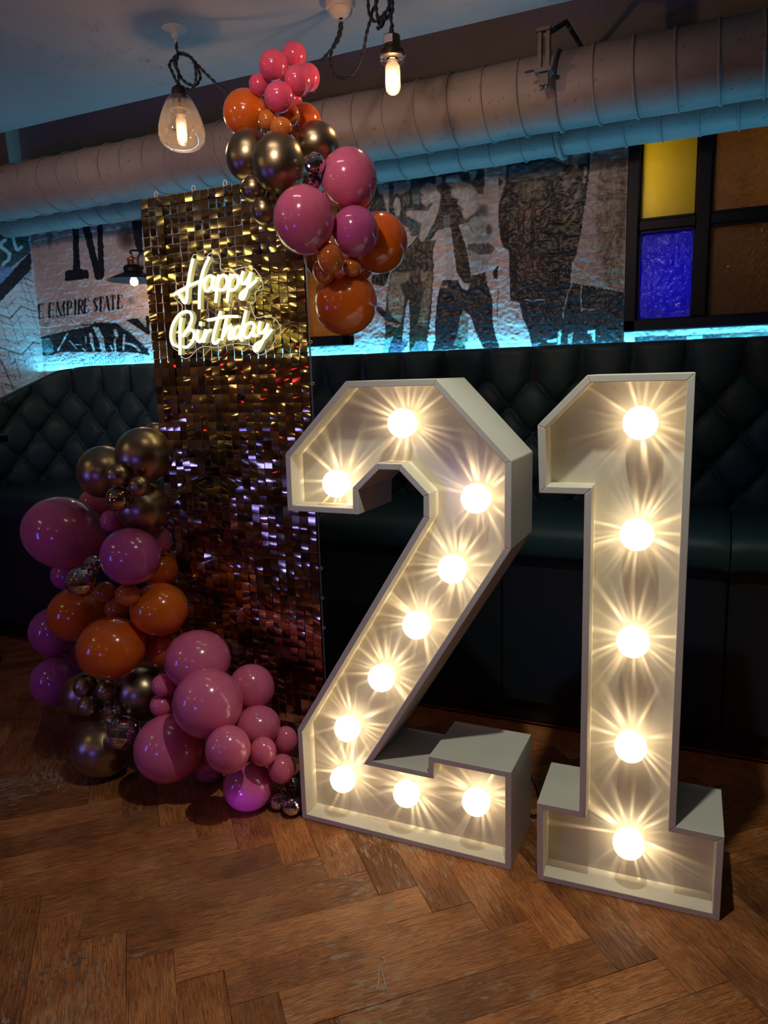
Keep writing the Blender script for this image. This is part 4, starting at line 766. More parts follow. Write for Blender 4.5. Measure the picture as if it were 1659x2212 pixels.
for nm, st in WORDS.items():
    body = MB(); glow = MB()
    for q in st:
        q = spline(q, 5); glow.tube([p-np.array([0, .008, 0]) for p in q], .0042, 8)
        Q = [np.array(p) for p in q]; n = len(Q); vs = []
        for i in range(n):
            tg = Q[min(i+1, n-1)]-Q[max(i-1, 0)]; tg /= np.linalg.norm(tg)+1e-9; nr = np.cross(tg, [0, 1, 0]); nr /= np.linalg.norm(nr)+1e-9
            for sx, yy in ((-1, -.006), (1, -.006), (1, .011), (-1, .011)): vs.append(Q[i]+nr*.0040*sx+np.array([0, yy, 0]))
        body.add(vs, [(i*4+k, i*4+(k+1) % 4, i*4+4+(k+1) % 4, i*4+4+k) for i in range(n-1) for k in range(4)]+[(0, 3, 2, 1), (n*4-4, n*4-3, n*4-2, n*4-1)])
    bo = body.build(nm, M_neonbody, sg); glow.build('glowing_tube', M_neon, bo, smooth=True)
SYb = SY+.0115
oa = [(355, 160), (400, 125), (470, 162), (540, 165), (600, 108), (690, 100), (742, 200), (745, 330), (860, 362), (960, 330), (1090, 298), (1200, 318), (1270, 400), (1312, 480), (1325, 600), (1232, 640), (1218, 770), (1165, 800)]
ob = [(1160, 60), (1200, 190), (1260, 235), (1360, 210), (1480, 240), (1560, 340), (1568, 440), (1500, 530), (1420, 670), (1300, 745), (1225, 710), (1165, 620), (1000, 588), (860, 602), (700, 640), (500, 630), (400, 690), (330, 765), (260, 795), (205, 765), (170, 700), (95, 650), (55, 560), (62, 400), (125, 265), (205, 150), (212, 60), (150, 5)]
oc = [(92, 690), (130, 630), (280, 540), (310, 380)]
out_ = spline([on_y(360+x*k_, 530+y*k_, SYb) for x, y in oa]+[on_y(360+x*k_, 650+y*k_, SYb) for x, y in ob]+[on_y(360+x*k_, 530+y*k_, SYb) for x, y in oc], 3, closed=True)
MB().prism([(p[0], p[2]) for p in out_], SYb-.0015, SYb+.0015).build('acrylic_backing', M_acrylic, sg); MB().tube(out_, .0014, 6, cap=False, closed=True).build('backing_edge', M_edge, sg, smooth=True)
for (x, y) in ((372, 700), (610, 240), (1290, 470), (1180, 640), (1550, 1180), (260, 1540)):
    p = on_y(360+x*k_, 530+y*k_*.95, SYb); MB().tube([p, p+np.array([0, .062, 0])], .0022, 8).build('standoff', M_rim, sg)

# ================================================================ BALLOONS
def balloon_mesh():
    prof = []
    for i in range(25):
        a = PI*i/24; r = math.sin(a); z = math.cos(a); tp = 1-.10*max(0, -z)**1.5; prof.append((max(r*tp, .0008), z*(1+.04*max(0, -z)**3)))
    prof = prof[:-1]+[(.05, -1.045), (.028, -1.065), (.05, -1.09), (.075, -1.12), (.070, -1.125)]
    return prof
BM = {}
for key, m_ in M_bal.items():
    me = MB().lathe(balloon_mesh(), n=40).mesh('balloon'); me.materials.append(m_); me.polygons.foreach_set('use_smooth', [True]*len(me.polygons)); BM[key] = me
BAL = [
    ((-1.1628, 2.0200, 2.2139), 0.0358, 0.0358, 'hp', 'hot pink balloon at the very top of the upper garland', 'hot pink balloons at the top of the garland', 't'),
    ((-1.1790, 1.9300, 2.1601), 0.0399, 0.0412, 'hp', 'hot pink balloon upper left of the top cluster, nearest the left lamp', 'hot pink balloons at the top of the garland', 't'),
    ((-1.0874, 1.9013, 2.0959), 0.0364, 0.0414, 'hp', 'hot pink balloon in the middle of the top cluster, under the topmost one', 'hot pink balloons at the top of the garland', 't'),
    ((-1.1096, 2.0000, 2.1396), 0.0328, 0.0406, 'hp', 'hot pink balloon at the right edge of the top pink cluster', 'hot pink balloons at the top of the garland', 't'),
    ((-1.2446, 1.9539, 2.1293), 0.0291, 0.0304, 'hp', 'small hot pink balloon at the left edge of the top pink cluster', 'hot pink balloons at the top of the garland', 't'),
    ((-1.1205, 1.8542, 2.0456), 0.0398, 0.0398, 'hp', 'hot pink balloon lowest of the top cluster, just above the amber balloons', 'hot pink balloons at the top of the garland', 't'),
    ((-1.1652, 2.0200, 2.0955), 0.0188, 0.0188, 'hp', 'sliver of a small hot pink balloon behind the lowest one of the top cluster', 'hot pink balloons at the top of the garland', 't'),
    ((-1.3101, 1.9771, 2.0693), 0.0665, 0.0679, 'or', 'large orange balloon beside the glass pendant, left of the garland', 'large orange balloons', 't'),
    ((-1.1426, 2.0200, 2.0310), 0.0524, 0.0537, 'or', 'orange balloon right of the small amber ones, above the gold balloons', 'large orange balloons', 't'),
    ((-1.1629, 1.8600, 1.9962), 0.0253, 0.0303, 'os', 'small dark amber balloon left of three under the top pink cluster', 'small amber balloons', 't'),
    ((-1.1257, 1.9132, 2.0188), 0.0294, 0.0294, 'os', 'small amber balloon upper right of three under the top pink cluster', 'small amber balloons', 't'),
    ((-1.1097, 1.8400, 1.9628), 0.0310, 0.0248, 'os', 'small amber balloon lowest of three, touching the big gold balloon', 'small amber balloons', 't'),
    ((-1.2441, 1.8800, 1.9221), 0.0625, 0.0743, 'go', 'chrome gold balloon left of the biggest gold one in the upper garland', 'chrome gold balloons', 't'),
    ((-1.0878, 1.7800, 1.8577), 0.0680, 0.0777, 'go', 'biggest chrome gold balloon in the upper garland', 'chrome gold balloons', 't'),
    ((-1.0524, 1.9300, 1.9353), 0.0615, 0.0602, 'go', 'chrome gold balloon with a coppery shine, right of the upper gold pair', 'chrome gold balloons', 't'),
    ((-1.1825, 1.8000, 1.8105), 0.0339, 0.0351, 'go', 'small chrome gold balloon just under the upper gold pair', 'chrome gold balloons', 't'),
    ((-1.1411, 1.7800, 1.7453), 0.0323, 0.0360, 'go', 'small chrome gold balloon hanging over the top of the sequin panel', 'chrome gold balloons', 't'),
    ((-1.1417, 1.8400, 1.7873), 0.0254, 0.0279, 'go', 'small dark gold balloon half hidden behind the large pink one over the panel', 'chrome gold balloons', 't'),
    ((-0.9848, 1.7893, 1.8447), 0.0251, 0.0299, 'di', 'small mirror ball, upper of two between gold and pink balloons in the upper garland', 'mirror balls in the garland', 't'),
    ((-1.0138, 1.8202, 1.8122), 0.0245, 0.0245, 'di', 'small mirror ball, lower of two between gold and pink balloons in the upper garland', 'mirror balls in the garland', 't'),
    ((-0.9255, 1.8637, 1.8148), 0.0747, 0.0808, 'pk', 'large pink balloon right of the disco balls in the upper garland', 'pink balloons', 't'),
    ((-0.9909, 1.7314, 1.6979), 0.0779, 0.0850, 'pk', "largest pink balloon in front of the sequin panel's top right corner", 'pink balloons', 't'),
    ((-0.8941, 1.8263, 1.6746), 0.0618, 0.0654, 'mg', 'purplish pink balloon below the disco balls, right of the largest pink one', 'magenta balloons', 't'),
    ((-0.9526, 2.0000, 1.7868), 0.0249, 0.0262, 'pk', 'edge of a pink balloon peeping out behind the upper right pink ones', 'pink balloons', 't'),
    ((-0.8865, 1.9619, 1.6663), 0.0785, 0.0823, 'or', 'large deep orange balloon sticking out furthest right over the mural', 'large orange balloons', 't'),
    ((-1.1505, 2.1300, 1.6731), 0.0666, 0.0695, 'or', "orange balloon behind the sequin panel's right edge", 'large orange balloons', 't'),
    ((-0.9371, 1.7636, 1.6033), 0.0335, 0.0394, 'os', "upper small amber balloon of the trio over the panel's right edge", 'small amber balloons', 't'),
    ((-0.9808, 1.8073, 1.5804), 0.0308, 0.0358, 'os', "lower left small amber balloon of the trio over the panel's right edge", 'small amber balloons', 't'),
    ((-0.9125, 1.8398, 1.5902), 0.0259, 0.0259, 'os', 'right-hand small amber balloon of the trio above the lowest orange one', 'small amber balloons', 't'),
    ((-0.9859, 2.0249, 1.6269), 0.0500, 0.0514, 'or', 'orange balloon tucked behind the amber trio', 'large orange balloons', 't'),
    ((-0.9637, 1.8916, 1.5045), 0.0887, 0.0874, 'or', 'large orange balloon at the bottom end of the upper garland', 'large orange balloons', 't'),
    ((-1.8374, 2.0770, 1.1177), 0.0447, 0.0447, 'go', "gold balloon peeping out behind the sequin panel's left edge", 'chrome gold balloons', 'b'),
    ((-1.6588, 1.8143, 1.0760), 0.0910, 0.0896, 'go', 'large chrome gold balloon at the top of the lower garland', 'chrome gold balloons', 'b'),
    ((-1.9229, 1.9000, 1.0049), 0.0907, 0.0907, 'go', 'chrome gold balloon to the left of the top one of the lower garland', 'chrome gold balloons', 'b'),
    ((-1.6720, 1.7056, 1.0265), 0.0382, 0.0354, 'go', 'small gold balloon between the two large gold ones', 'chrome gold balloons', 'b'),
    ((-1.6031, 1.7200, 0.9938), 0.0324, 0.0324, 'go', 'small gold balloon right of the mirror-bright one in the lower garland', 'chrome gold balloons', 'b'),
    ((-1.6881, 1.7167, 0.9523), 0.0402, 0.0387, 'ch', 'small mirror-bright gold balloon with green-white reflections', 'chrome gold balloons', 'b'),
    ((-1.6932, 1.8287, 0.9034), 0.0888, 0.0813, 'go', 'large gold balloon below the small gold ones, touching the sequins', 'chrome gold balloons', 'b'),
    ((-2.0926, 1.8566, 0.7903), 0.1472, 0.1243, 'pk', 'giant pink balloon bulging out at the far left of the lower garland', 'pink balloons', 'b'),
    ((-2.1125, 2.0276, 0.8617), 0.0605, 0.0605, 'pk', 'pink balloon behind the giant one, under the left gold balloon', 'pink balloons', 'b'),
    ((-1.8394, 1.8300, 0.8523), 0.0372, 0.0372, 'pk', 'small pink balloon between the giant pink and the lower gold balloon', 'pink balloons', 'b'),
    ((-1.6772, 1.7351, 0.7642), 0.0966, 0.0893, 'mg', 'large magenta balloon right of the upper left pair of disco balls', 'magenta balloons', 'b'),
    ((-1.7134, 1.9000, 0.7772), 0.0501, 0.0501, 'pk', 'pink balloon mostly hidden beside the sequins, under the lower gold one', 'pink balloons', 'b'),
    ((-2.2300, 1.9700, 0.5952), 0.0597, 0.0580, 'mg', 'magenta balloon underneath the giant pink one', 'magenta balloons', 'b'),
    ((-1.8669, 1.7031, 0.6741), 0.0512, 0.0482, 'di', 'larger mirror ball in front of the giant pink balloon', 'mirror balls in the garland', 'b'),
    ((-1.8769, 1.7674, 0.7132), 0.0308, 0.0308, 'di', 'small mirror ball above the larger one, by the giant pink balloon', 'mirror balls in the garland', 'b'),
    ((-1.8751, 1.8066, 0.6081), 0.0377, 0.0362, 'os', 'small amber balloon left of two, below the magenta balloon', 'small amber balloons', 'b'),
    ((-1.7023, 1.7314, 0.6367), 0.0400, 0.0356, 'os', 'small amber balloon right of two, below the magenta balloon', 'small amber balloons', 'b'),
    ((-2.0629, 1.8500, 0.4969), 0.1044, 0.0978, 'or', 'orange balloon directly below the left disco balls', 'large orange balloons', 'b'),
    ((-1.6597, 1.8234, 0.5657), 0.0965, 0.0888, 'or', 'orange balloon touching the sequins, right of the small amber pair', 'large orange balloons', 'b'),
    ((-1.8238, 1.8011, 0.5578), 0.0406, 0.0375, 'os', 'small glossy amber balloon with a greenish sparkle between three orange ones', 'small amber balloons', 'b'),
    ((-1.7836, 1.7228, 0.4513), 0.1125, 0.1018, 'or', 'large orange balloon at the front, lowest of the orange group', 'large orange balloons', 'b'),
    ((-1.6978, 1.8800, 0.4044), 0.0732, 0.0716, 'or', 'orange balloon in shade behind the front orange one', 'large orange balloons', 'b'),
    ((-1.7334, 1.9213, 0.6701), 0.0637, 0.0637, 'or', 'orange balloon behind the magenta one, by the sequins', 'large orange balloons', 'b'),
    ((-2.3070, 1.9499, 0.3681), 0.0949, 0.0949, 'mg', 'magenta balloon at the far left beside the orange group', 'magenta balloons', 'b'),
    ((-2.2743, 1.9048, 0.1879), 0.0960, 0.0960, 'mg', 'dark magenta balloon low at the far left beside the gold group', 'magenta balloons', 'b'),
    ((-2.3291, 2.0425, 0.2249), 0.0653, 0.0653, 'mg', 'dark magenta balloon between the two far left ones, behind the front orange', 'magenta balloons', 'b'),
    ((-2.0894, 1.8800, 0.1710), 0.0962, 0.0979, 'go', 'dark gold balloon behind the three small gold ones low down', 'chrome gold balloons', 'b'),
    ((-1.9540, 1.7494, 0.2793), 0.0399, 0.0399, 'go', 'small gold balloon, upper left of three under the front orange one', 'chrome gold balloons', 'b'),
    ((-1.8450, 1.7401, 0.2857), 0.0360, 0.0360, 'go', 'small gold balloon, upper right of three under the front orange one', 'chrome gold balloons', 'b'),
    ((-1.9130, 1.7200, 0.2256), 0.0378, 0.0378, 'go', 'small gold balloon, lowest of three under the front orange one', 'chrome gold balloons', 'b'),
    ((-1.8967, 1.7801, 0.1976), 0.0274, 0.0274, 'go', 'tiny gold balloon peeping out above the lower disco balls', 'chrome gold balloons', 'b'),
    ((-1.7820, 1.8376, 0.2446), 0.0916, 0.0964, 'go', 'large gold balloon right of the three small gold ones, by the rose pair', 'chrome gold balloons', 'b'),
    ((-1.8080, 1.7195, 0.2160), 0.0326, 0.0295, 'di', 'small mirror ball above the largest one near the lower gold balloons', 'mirror balls in the garland', 'b'),
    ((-1.7254, 1.6786, 0.1830), 0.0529, 0.0544, 'di', 'largest mirror ball, in front of the dark gold floor balloon', 'mirror balls in the garland', 'b'),
    ((-1.8435, 1.6965, 0.0983), 0.1030, 0.0983, 'go', 'large dark gold balloon resting on the floor under the lower disco balls', 'chrome gold balloons', 'b'),
    ((-1.5948, 1.7400, 0.3439), 0.0403, 0.0343, 'ps', 'upper small rose balloon of the pair beside the lower gold one', 'small rose balloons', 'b'),
    ((-1.6048, 1.7301, 0.2755), 0.0359, 0.0359, 'ps', 'lower small rose balloon of the pair beside the lower gold one', 'small rose balloons', 'b'),
    ((-1.5027, 1.8048, 0.4173), 0.1063, 0.0958, 'pk', 'large pink balloon above the largest front pink one, below the orange group', 'pink balloons', 'b'),
    ((-1.3714, 1.6780, 0.3447), 0.1051, 0.1065, 'pk', 'largest pink balloon at the front of the lower garland', 'pink balloons', 'b'),
    ((-1.3302, 1.8454, 0.3299), 0.0743, 0.0802, 'pk', 'pink balloon against the sequins, right of the largest front one', 'pink balloons', 'b'),
    ((-1.2555, 1.7624, 0.2527), 0.0700, 0.0614, 'pk', 'pink balloon below the one against the sequins, above the small rose ones', 'pink balloons', 'b'),
    ((-1.5387, 1.6773, 0.1650), 0.1083, 0.1068, 'pk', 'large pink balloon resting low right of the dark gold floor balloon', 'pink balloons', 'b'),
    ((-1.4811, 1.7902, 0.0670), 0.0579, 0.0670, 'pk', 'pink balloon half hidden behind the bright coral one near the floor', 'pink balloons', 'b'),
    ((-1.2560, 1.6093, 0.2506), 0.0658, 0.0699, 'pk', 'bright coral pink balloon lit by the numbers, near the floor', 'pink balloons', 'b'),
    ((-1.1927, 1.6916, 0.2142), 0.0399, 0.0441, 'ps', 'small rose balloon right of the bright coral one', 'small rose balloons', 'b'),
    ((-1.1880, 1.8092, 0.1939), 0.0376, 0.0448, 'ps', 'small rose balloon next to the shoulder of the number 2', 'small rose balloons', 'b'),
    ((-1.1618, 1.7400, 0.1387), 0.0422, 0.0450, 'ps', 'small rose balloon above the floor disco balls', 'small rose balloons', 'b'),
    ((-1.2697, 1.7132, 0.0727), 0.0784, 0.0727, 'pk', 'pink balloon on the floor glowing purple underneath', 'pink balloons', 'b'),
    ((-1.1804, 1.7416, 0.0313), 0.0299, 0.0313, 'di', 'mirror ball on the floor, left of two beside the number 2', 'mirror balls in the garland', 'b'),
    ((-1.1246, 1.7274, 0.0322), 0.0266, 0.0322, 'di', 'mirror ball on the floor touching the foot of the number 2', 'mirror balls in the garland', 'b'),
    ((-1.1825, 1.8310, 0.0295), 0.0280, 0.0295, 'di', 'mirror ball behind the two on the floor beside the number 2', 'mirror balls in the garland', 'b'),
    ((-1.5862, 1.8000, 0.2815), 0.0337, 0.0337, 'pk', 'pink balloon hidden behind the small rose pair', 'pink balloons', 'b'),
]
hubs = {'t': (-1.10, 1.98, 1.85), 'b': (-1.66, 1.95, .60)}
for (loc, rx, rz, key, label, grp, hub) in BAL:
    o = bpy.data.objects.new('disco_ball' if key == 'di' else 'balloon', BM.get(key)) if key != 'di' else None
    if key == 'di':
        t = empty('disco_ball', loc, label, 'disco ball', grp); R_ = (rx+rz)/2
        core = MB().lathe([(max(R_*.965*math.sin(PI*i/12), .0004), R_*.965*math.cos(PI*i/12)) for i in range(13)], n=20).mesh('ball_core'); core.materials.append(M_core)
        c = bpy.data.objects.new('ball_core', core); COL.objects.link(c); c.parent = t; tl = MB(); nb_ = 17 if R_ > .035 else 13
        for i in range(1, nb_):
            th = PI*i/nb_; cnt = max(5, int(2*nb_*math.sin(th))); hh = PI*R_/nb_*.44; ww = 2*PI*R_*math.sin(th)/cnt*.45
            for j in range(cnt):
                ph = 2*PI*(j+.5*(i % 2))/cnt+random.uniform(-.02, .02); nrm = Vector((math.sin(th)*math.cos(ph), math.sin(th)*math.sin(ph), math.cos(th))); nj = (nrm+Vector((random.gauss(0, .012), random.gauss(0, .012), random.gauss(0, .012)))).normalized()
                e_ = Vector((-math.sin(ph), math.cos(ph), 0)); e_ = (e_-nj*e_.dot(nj)).normalized(); f_ = nj.cross(e_)
                ct = nrm*R_; q = [ct+e_*ww*a+f_*hh*b for a, b in ((-1, -1), (1, -1), (1, 1), (-1, 1))]; q2 = [p-nrm*R_*.06 for p in q]
                tl.add([tuple(p) for p in q+q2], [(0, 1, 2, 3), (0, 4, 5, 1), (1, 5, 6, 2), (2, 6, 7, 3), (3, 7, 4, 0)])
        me = tl.mesh('mirror_tiles'); me.materials.append(M_mirror); c = bpy.data.objects.new('mirror_tiles', me); COL.objects.link(c); c.parent = t; c['kind'] = 'stuff'
        t.rotation_euler = (random.uniform(-.6, .6), random.uniform(-.6, .6), random.uniform(0, 6)); continue
    COL.objects.link(o); tag(o, label, 'balloon', grp); o.location = loc
    h = Vector(hubs[hub]); d = (Vector(loc)-h); d.z *= .35 if abs(d.z) > .3 else 1
    d = Vector((d.x, max(-.9, min(.1, d.y))-.25*abs(d.x), d.z)); d = d.normalized() if d.length > .01 else Vector((0, -1, 0))
    # axis points from the knot (towards the garland core) to the crown
    ax = (Vector((d.x*.55, -.65, d.z*.5+.15))).normalized()
    o.rotation_euler = ax.to_track_quat('Z', 'Y').to_euler(); r = (rx*rz)**.5
    # keep the measured width and height: scale in world axes by choosing which local axis is closest to vertical
    rm = ax.to_track_quat('Z', 'Y').to_matrix(); up = [abs(rm[2][k]) for k in range(3)]; sc = [0, 0, 0]
    for k in range(3): sc[k] = r*((rz/r)**(up[k]**2)*(rx/r)**(1-up[k]**2))
    o.scale = sc

# ================================================================ PENDANT LAMPS
def twisted(mb, pts, r=.0035, turns=26, n=6):
    q = spline(pts, 10); L = [0]
    for a, b in zip(q[:-1], q[1:]): L.append(L[-1]+float(np.linalg.norm(b-a)))
    for ph in (0, PI):
        out = []
        for i, p in enumerate(q):
            t = q[min(i+1, len(q)-1)]-q[max(i-1, 0)]; t = t/(np.linalg.norm(t)+1e-9); u = np.cross(t, [.3, .9, .2]); u /= np.linalg.norm(u)+1e-9; v = np.cross(t, u); a = L[i]*2*PI*turns+ph
            out.append(p+(u*math.cos(a)+v*math.sin(a))*r*.72)
        mb.tube(out, r*.78, n)
    return mb
def fine(pts, step=.008):
    q = spline(pts, 8); out = [q[0]]; acc = 0
    for a, b in zip(q[:-1], q[1:]):
        acc += np.linalg.norm(b-a)
        if acc > step: out.append(b); acc = 0
    return out
YP = 2.09
def Z1(pts, Y=YP): return [on_y(330+x*.14914, 20+y*.14914, Y+dy) for x, y, dy in pts]
# left pendant: clear glass teardrop shade
c1 = on_y(377, 62, YP); hk = on_z(377, 62, ZC); sc_ = on_y(391, 262, YP)
pn = empty('pendant_lamp', (sc_[0], YP, ZC), 'pendant lamp with clear glass teardrop shade hanging left of the balloon garland', 'lamp')
X0 = sc_[0]; zt1 = on_y(384, 192, YP)[2]; zsh0 = on_y(389, 209, YP)[2]; zsh1 = on_y(392, 328, YP)[2]; rs = (on_y(435, 270, YP)[0]-on_y(348.5, 270, YP)[0])/2*.93; hs = zsh0-zsh1
sp_ = [(0, .44), (.03, .50), (.10, .60), (.22, .73), (.38, .87), (.55, .975), (.70, 1.0), (.82, .93), (.91, .76), (.97, .50), (.995, .22), (1.0, .02)]
MB().lathe([(max(.001, rs*r), zsh0-hs*t) for t, r in sp_], (X0, YP, 0), 40).build('glass_shade', M_glass, pn, smooth=True)
MB().lathe([(.004, zt1+.022), (.006, zt1+.012), (.020, zt1+.002), (.0235, zt1-.006), (.0235, zsh0-.028), (.034, zsh0-.030), (.034, zsh0-.040), (.020, zsh0-.042), (.018, zsh0-.055), (.001, zsh0-.055)], (X0, YP, 0), 24).build('lamp_holder', M_brass, pn, smooth=True, sharp=40)
for a in (2.6, -.9, .85): MB().tube([(X0+.030*math.cos(a), YP+.030*math.sin(a), zsh0-.035), (X0+.052*math.cos(a), YP+.052*math.sin(a), zsh0-.033)], .0022, 8).build('thumb_screw', M_mirror, pn)
def bulb(parent, x, y, z0, z1, r, n=4):
    h = z0-z1; b = MB().lathe([(r*.45, z0), (r*.62, z0-h*.06), (r*.95, z0-h*.18), (r, z0-h*.35), (r, z0-h*.80), (r*.85, z0-h*.92), (r*.5, z0-h*.985), (.0008, z1)], (x, y, 0), 24).build('bulb', M_glass, parent, smooth=True)
    for k in range(n):
        a = 2*PI*k/n+.4; MB().tube([(x+r*.30*math.cos(a), y+r*.30*math.sin(a), z0-h*.30), (x+r*.48*math.cos(a), y+r*.48*math.sin(a), z0-h*.82)], .0030, 6).build('filament', M_filament, b)
    MB().tube([(x, y, z0-h*.02), (x, y, z0-h*.34)], r*.20, 8).build('filament_stem', M_glass, b)
bulb(pn, X0, YP, zsh0-.052, on_y(392, 316, YP)[2], .0165)
lamp('pendant_light', 'POINT', (X0, YP, (zsh0-.05+zsh1)/2), 3.6, (1, .60, .30), shadow_soft_size=.012)
MB().lathe([(.001, ZC-.030), (.010, ZC-.028), (.012, ZC-.012), (.036, ZC-.006), (.040, ZC-.0002)], (hk[0], hk[1], 0), 24).build('ceiling_rose', M_rose, pn, smooth=True)
e0 = np.array([hk[0], hk[1], ZC-.02]); e1_ = Z1([(340, 490, 0)])[0]
MB().tube([e0, e1_], .0038, 8).build('hook_rod', M_rose, pn)
cm = MB(); twisted(cm, fine(Z1([(345, 480, 0), (350, 600, 0), (420, 650, .01), (540, 690, .02), (640, 840, .02), (690, 980, .02), (630, 1090, .01), (520, 1085, 0), (420, 1000, 0), (370, 900, 0), (320, 800, .01), (330, 700, .02), (400, 640, .02), (480, 650, 0), (590, 740, -.01), (625, 900, -.01), (620, 1060, 0)])))
twisted(cm, fine(Z1([(620, 1060, 0), (560, 1160, 0), (430, 1125, 0), (345, 1040, .01), (280, 900, .01), (240, 800, .01), (310, 700, 0), (360, 660, 0), (340, 800, -.01), (370, 920, -.01), (380, 1060, 0)])))
twisted(cm, fine(Z1([(420, 640, .01), (540, 690, .0), (680, 840, 0), (850, 1010, .02), (1000, 1140, .03), (1150, 1235, .05), (1400, 1300, .08)])))
cm.build('fabric_cord', M_cord, pn, smooth=True)
# middle pendant: bare tubular bulb
def Z2(pts, Y=YP): return [on_y(680+x*.13261, y*.13261, Y+dy) for x, y, dy in pts]
a_ = on_y(848, 150, YP); X1 = a_[0]; q0 = lambda y: on_y(848, y, YP)[2]
p2 = empty('pendant_lamp', (X1, YP, ZC), 'pendant lamp with a bare tubular filament bulb right of the balloon garland', 'lamp')
R1 = (on_y(866, 90, YP)[0]-on_y(830, 90, YP)[0])/2*.94; zz = q0
MB().lathe([(.0045, zz(56)), (.0065, zz(64)), (.008, zz(76)), (R1*.97, zz(77.5)), (R1, zz(79)), (R1, zz(98)), (R1*1.05, zz(105)), (R1*1.42, zz(110)), (R1*1.48, zz(116)), (R1*1.48, zz(125)), (R1*1.35, zz(126)), (R1*.7, zz(127)), (R1*.65, zz(131)), (.001, zz(131))], (X1, YP, 0), 28).build('lamp_holder', M_brass, p2, smooth=True, sharp=35)
lb = MB(); 
for i in range(9):
    a0 = -PI*.75+i*.14; a1 = a0+.14; lb.add([(X1+(R1+.0006)*math.cos(a0), YP+(R1+.0006)*math.sin(a0), zz(80)), (X1+(R1+.0006)*math.cos(a1), YP+(R1+.0006)*math.sin(a1), zz(80)), (X1+(R1+.0006)*math.cos(a1), YP+(R1+.0006)*math.sin(a1), zz(97)), (X1+(R1+.0006)*math.cos(a0), YP+(R1+.0006)*math.sin(a0), zz(97))], [(0, 1, 2, 3)])
lb.build('paper_label', mat('lamp_label', (.45, .42, .45), .6), p2); li = MB()
for r_ in range(4):
    for i in range(5):
        a0 = -PI*.72+i*.22+random.uniform(-.02, .02); a1 = a0+.15; z_ = zz(83+r_*3.2); rr_ = R1+.0010
        li.add([(X1+rr_*math.cos(a0), YP+rr_*math.sin(a0), z_), (X1+rr_*math.cos(a1), YP+rr_*math.sin(a1), z_), (X1+rr_*math.cos(a1), YP+rr_*math.sin(a1), z_-.0012), (X1+rr_*math.cos(a0), YP+rr_*math.sin(a0), z_-.0012)], [(0, 1, 2, 3)])
li.build('print_lines', mat('label_print', (.16, .15, .19), .6), p2)
MB().lathe([(R1*1.48, zz(120)), (R1*1.52, zz(127)), (R1*1.40, zz(133)), (R1*1.2, zz(134))], (X1, YP, 0), 28).build('gallery_ring', M_glass, p2, smooth=True)
for a in (-2.5, -.2, 1.7): MB().tube([(X1+R1*1.35*math.cos(a), YP+R1*1.35*math.sin(a), zz(128)), (X1+R1*1.85*math.cos(a), YP+R1*1.85*math.sin(a), zz(128))], .0022, 8).build('thumb_screw', M_mirror, p2)
bulb(p2, X1, YP, zz(130), zz(205), R1*.90)
lamp('pendant_light', 'POINT', (X1, YP-.0, zz(172)), 4.2, (1, .62, .33), shadow_soft_size=.012)
cm = MB(); twisted(cm, fine(Z2([(1270, 440, 0), (1240, 300, 0), (1270, 150, 0), (1265, 0, 0), (1250, -260, 0), (1240, -520, 0)])))
twisted(cm, fine(Z2([(870, 0, 0), (880, 180, 0), (930, 310, 0), (990, 345, 0), (1070, 290, 0), (1150, 200, .01), (1210, 120, .01), (1210, 0, .01), (1230, -240, .01)]))); twisted(cm, fine(Z2([(1010, -200, .01), (1000, 60, .01), (1010, 200, .01), (1040, 350, .01), (1085, 445, .01), (1120, 350, 0), (1180, 290, 0), (1225, 200, 0), (1215, 60, 0), (1190, -200, 0)])))
twisted(cm, fine(Z2([(1010, 465, -.01), (1060, 440, -.01), (1110, 300, -.01), (1160, 200, -.01), (1220, 80, -.01), (1170, 45, -.01)]))); twisted(cm, fine(Z2([(870, 0, 0), (865, -200, 0), (1000, -320, 0), (1200, -330, 0)])))
twisted(cm, fine(Z2([(1010, -200, .01), (1015, 0, .02), (940, 180, .03), (890, 380, .04), (840, 560, .05), (800, 800, .06), (740, 990, .07), (640, 1180, .08), (520, 1265, .08), (400, 1270, .09), (300, 1180, .09), (250, 980, .09), (290, 780, .09), (380, 580, .09), (420, 360, .09)])))
twisted(cm, fine(Z2([(445, 360, .09), (430, 500, .09), (380, 660, .09), (280, 800, .08), (150, 940, .06), (30, 1070, .04), (-150, 1200, .02)]))); cm.build('fabric_cord', M_cord, p2, smooth=True)
MB().lathe([(.001, ZC-.012), (.035, ZC-.010), (.045, ZC-.0002)], (X1-.0, YP, 0), 24).build('ceiling_rose', M_brass, p2)
rc = on_z(735, -2, ZC); rr0 = empty('ceiling_rose', (rc[0], rc[1], ZC), 'cream plastic ceiling rose that two black cords hang from', 'ceiling fitting')
u_ = (on_y(765, 10, rc[1])[0]-on_y(704, 10, rc[1])[0])/2*.93
MB().lathe([(.006, ZC-.052), (u_*.5, ZC-.050), (u_*.78, ZC-.040), (u_*.83, ZC-.030)], (rc[0], rc[1], 0), 28).build('cover', M_plastic, rr0, smooth=True); MB().lathe([(u_*.83, ZC-.030), (u_, ZC-.028), (u_*1.02, ZC-.0002)], (rc[0], rc[1], 0), 28).build('base', M_plastic, rr0, smooth=True, sharp=30)
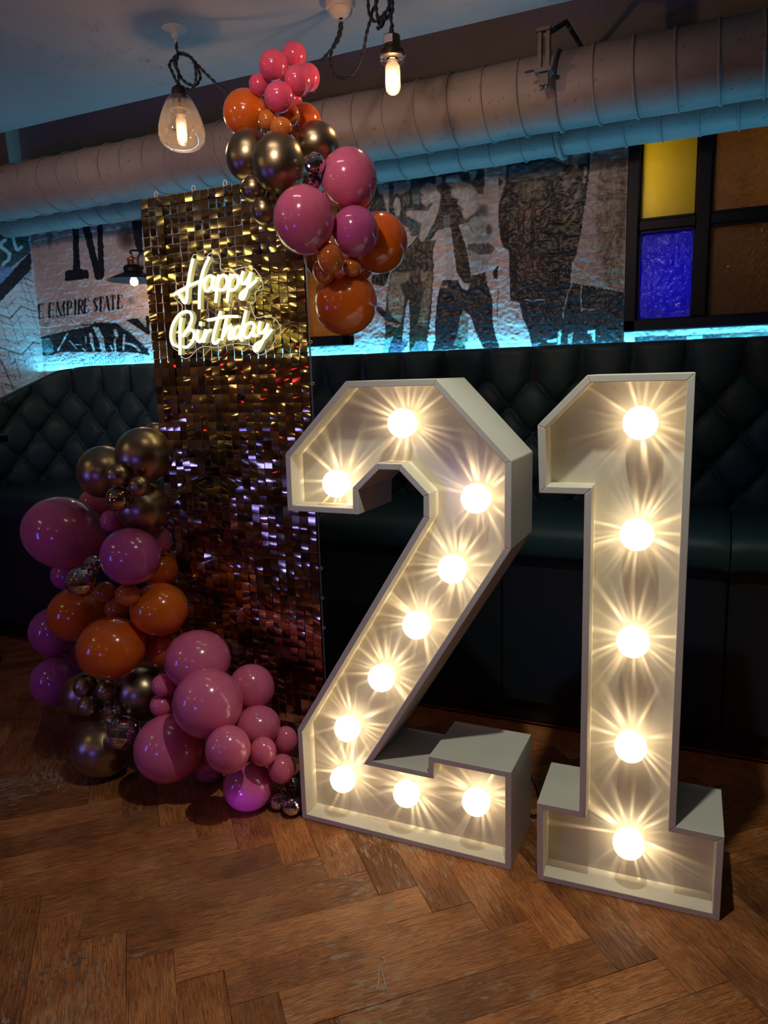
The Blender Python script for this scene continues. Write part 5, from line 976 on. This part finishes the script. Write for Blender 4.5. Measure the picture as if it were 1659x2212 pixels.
# small wall lamp beside the sequin panel
YL = 3.0; kl = .06028
def Z3(x, y, dy=0): return on_y(240+x*kl, 520+y*kl, YL+dy)
cx_ = Z3(820, 1420)[0]; z_ = lambda y: Z3(820, y)[2]
wlp = empty('wall_lamp', (cx_, YW, z_(1420)), 'small lamp with flat black metal shade and copper holder on the mural', 'lamp')
rS = (Z3(820, 1420)[0]-Z3(75, 1420)[0])*.97
MB().lathe([(.012, z_(1090)), (rS*.34, z_(1120)), (rS*.97, z_(1400)), (rS, z_(1425)), (rS*.98, z_(1435)), (rS*.34, z_(1150)), (.012, z_(1120))], (cx_, YL, 0), 40).build('lamp_shade', M_black, wlp, smooth=True, sharp=40)
MB().lathe([(rS*.34, z_(1115)), (rS*.36, z_(960)), (rS*.28, z_(880)), (rS*.20, z_(860))], (cx_, YL, 0), 24).build('shade_cap', M_black, wlp, smooth=True)
rC = (Z3(950, 900)[0]-Z3(640, 900)[0])/2*.95
MB().lathe([(.004, z_(460)), (.006, z_(560)), (rC, z_(640)), (rC, z_(700)), (rC*.93, z_(720)), (rC*.93, z_(940)), (rC, z_(950)), (rC, z_(1090))], (cx_, YL, 0), 24).build('lamp_holder', M_copper, wlp, smooth=True, sharp=40)
MB().tube(spline([(cx_, YL, z_(470)), (cx_-.008, YL, z_(380)), (cx_+.01, YL+.01, z_(330)), (cx_+.04, YL+.08, z_(360)), (cx_+.05, YW+.004, z_(420))], 6), .005, 8).build('arm', M_black, wlp); MB().box((cx_+.05, YW-.004, z_(440)), (.05, .012, .09)).build('wall_plate', M_black, wlp)
MB().lathe([(.012, z_(1300)), (.020, z_(1430)), (.021, z_(1500)), (.016, z_(1590)), (.001, z_(1625))], (cx_, YL, 0), 20).build('bulb', mat('small_bulb', (1, .9, .8), .3, em=(1, .75, .5), ems=2.5), wlp, smooth=True)
lamp('wall_lamp_light', 'POINT', (cx_, YL-.0, z_(1700)), 1.3, (1, .62, .36), shadow_soft_size=.015)
# scraps on the floor
tw = on_z(826, 2105); th_ = empty('twine_scrap', (tw[0], tw[1], 0), 'short loop of thin white twine lying on the wood floor', 'string')
q = [on_z(x, y, .002) for x, y in ((814, 2139), (818, 2120), (818, 2100), (823, 2085), (830, 2078), (828, 2070), (820, 2067))]; q2 = [on_z(x, y, .003) for x, y in ((834, 2138), (829, 2115), (825, 2092), (829, 2083), (831, 2075), (824, 2068), (814, 2068))]
MB().tube(spline(q, 5), .0008, 6).tube(spline(q2, 5), .0008, 6).build('strand', mat('twine', (.62, .52, .40), .6), th_)
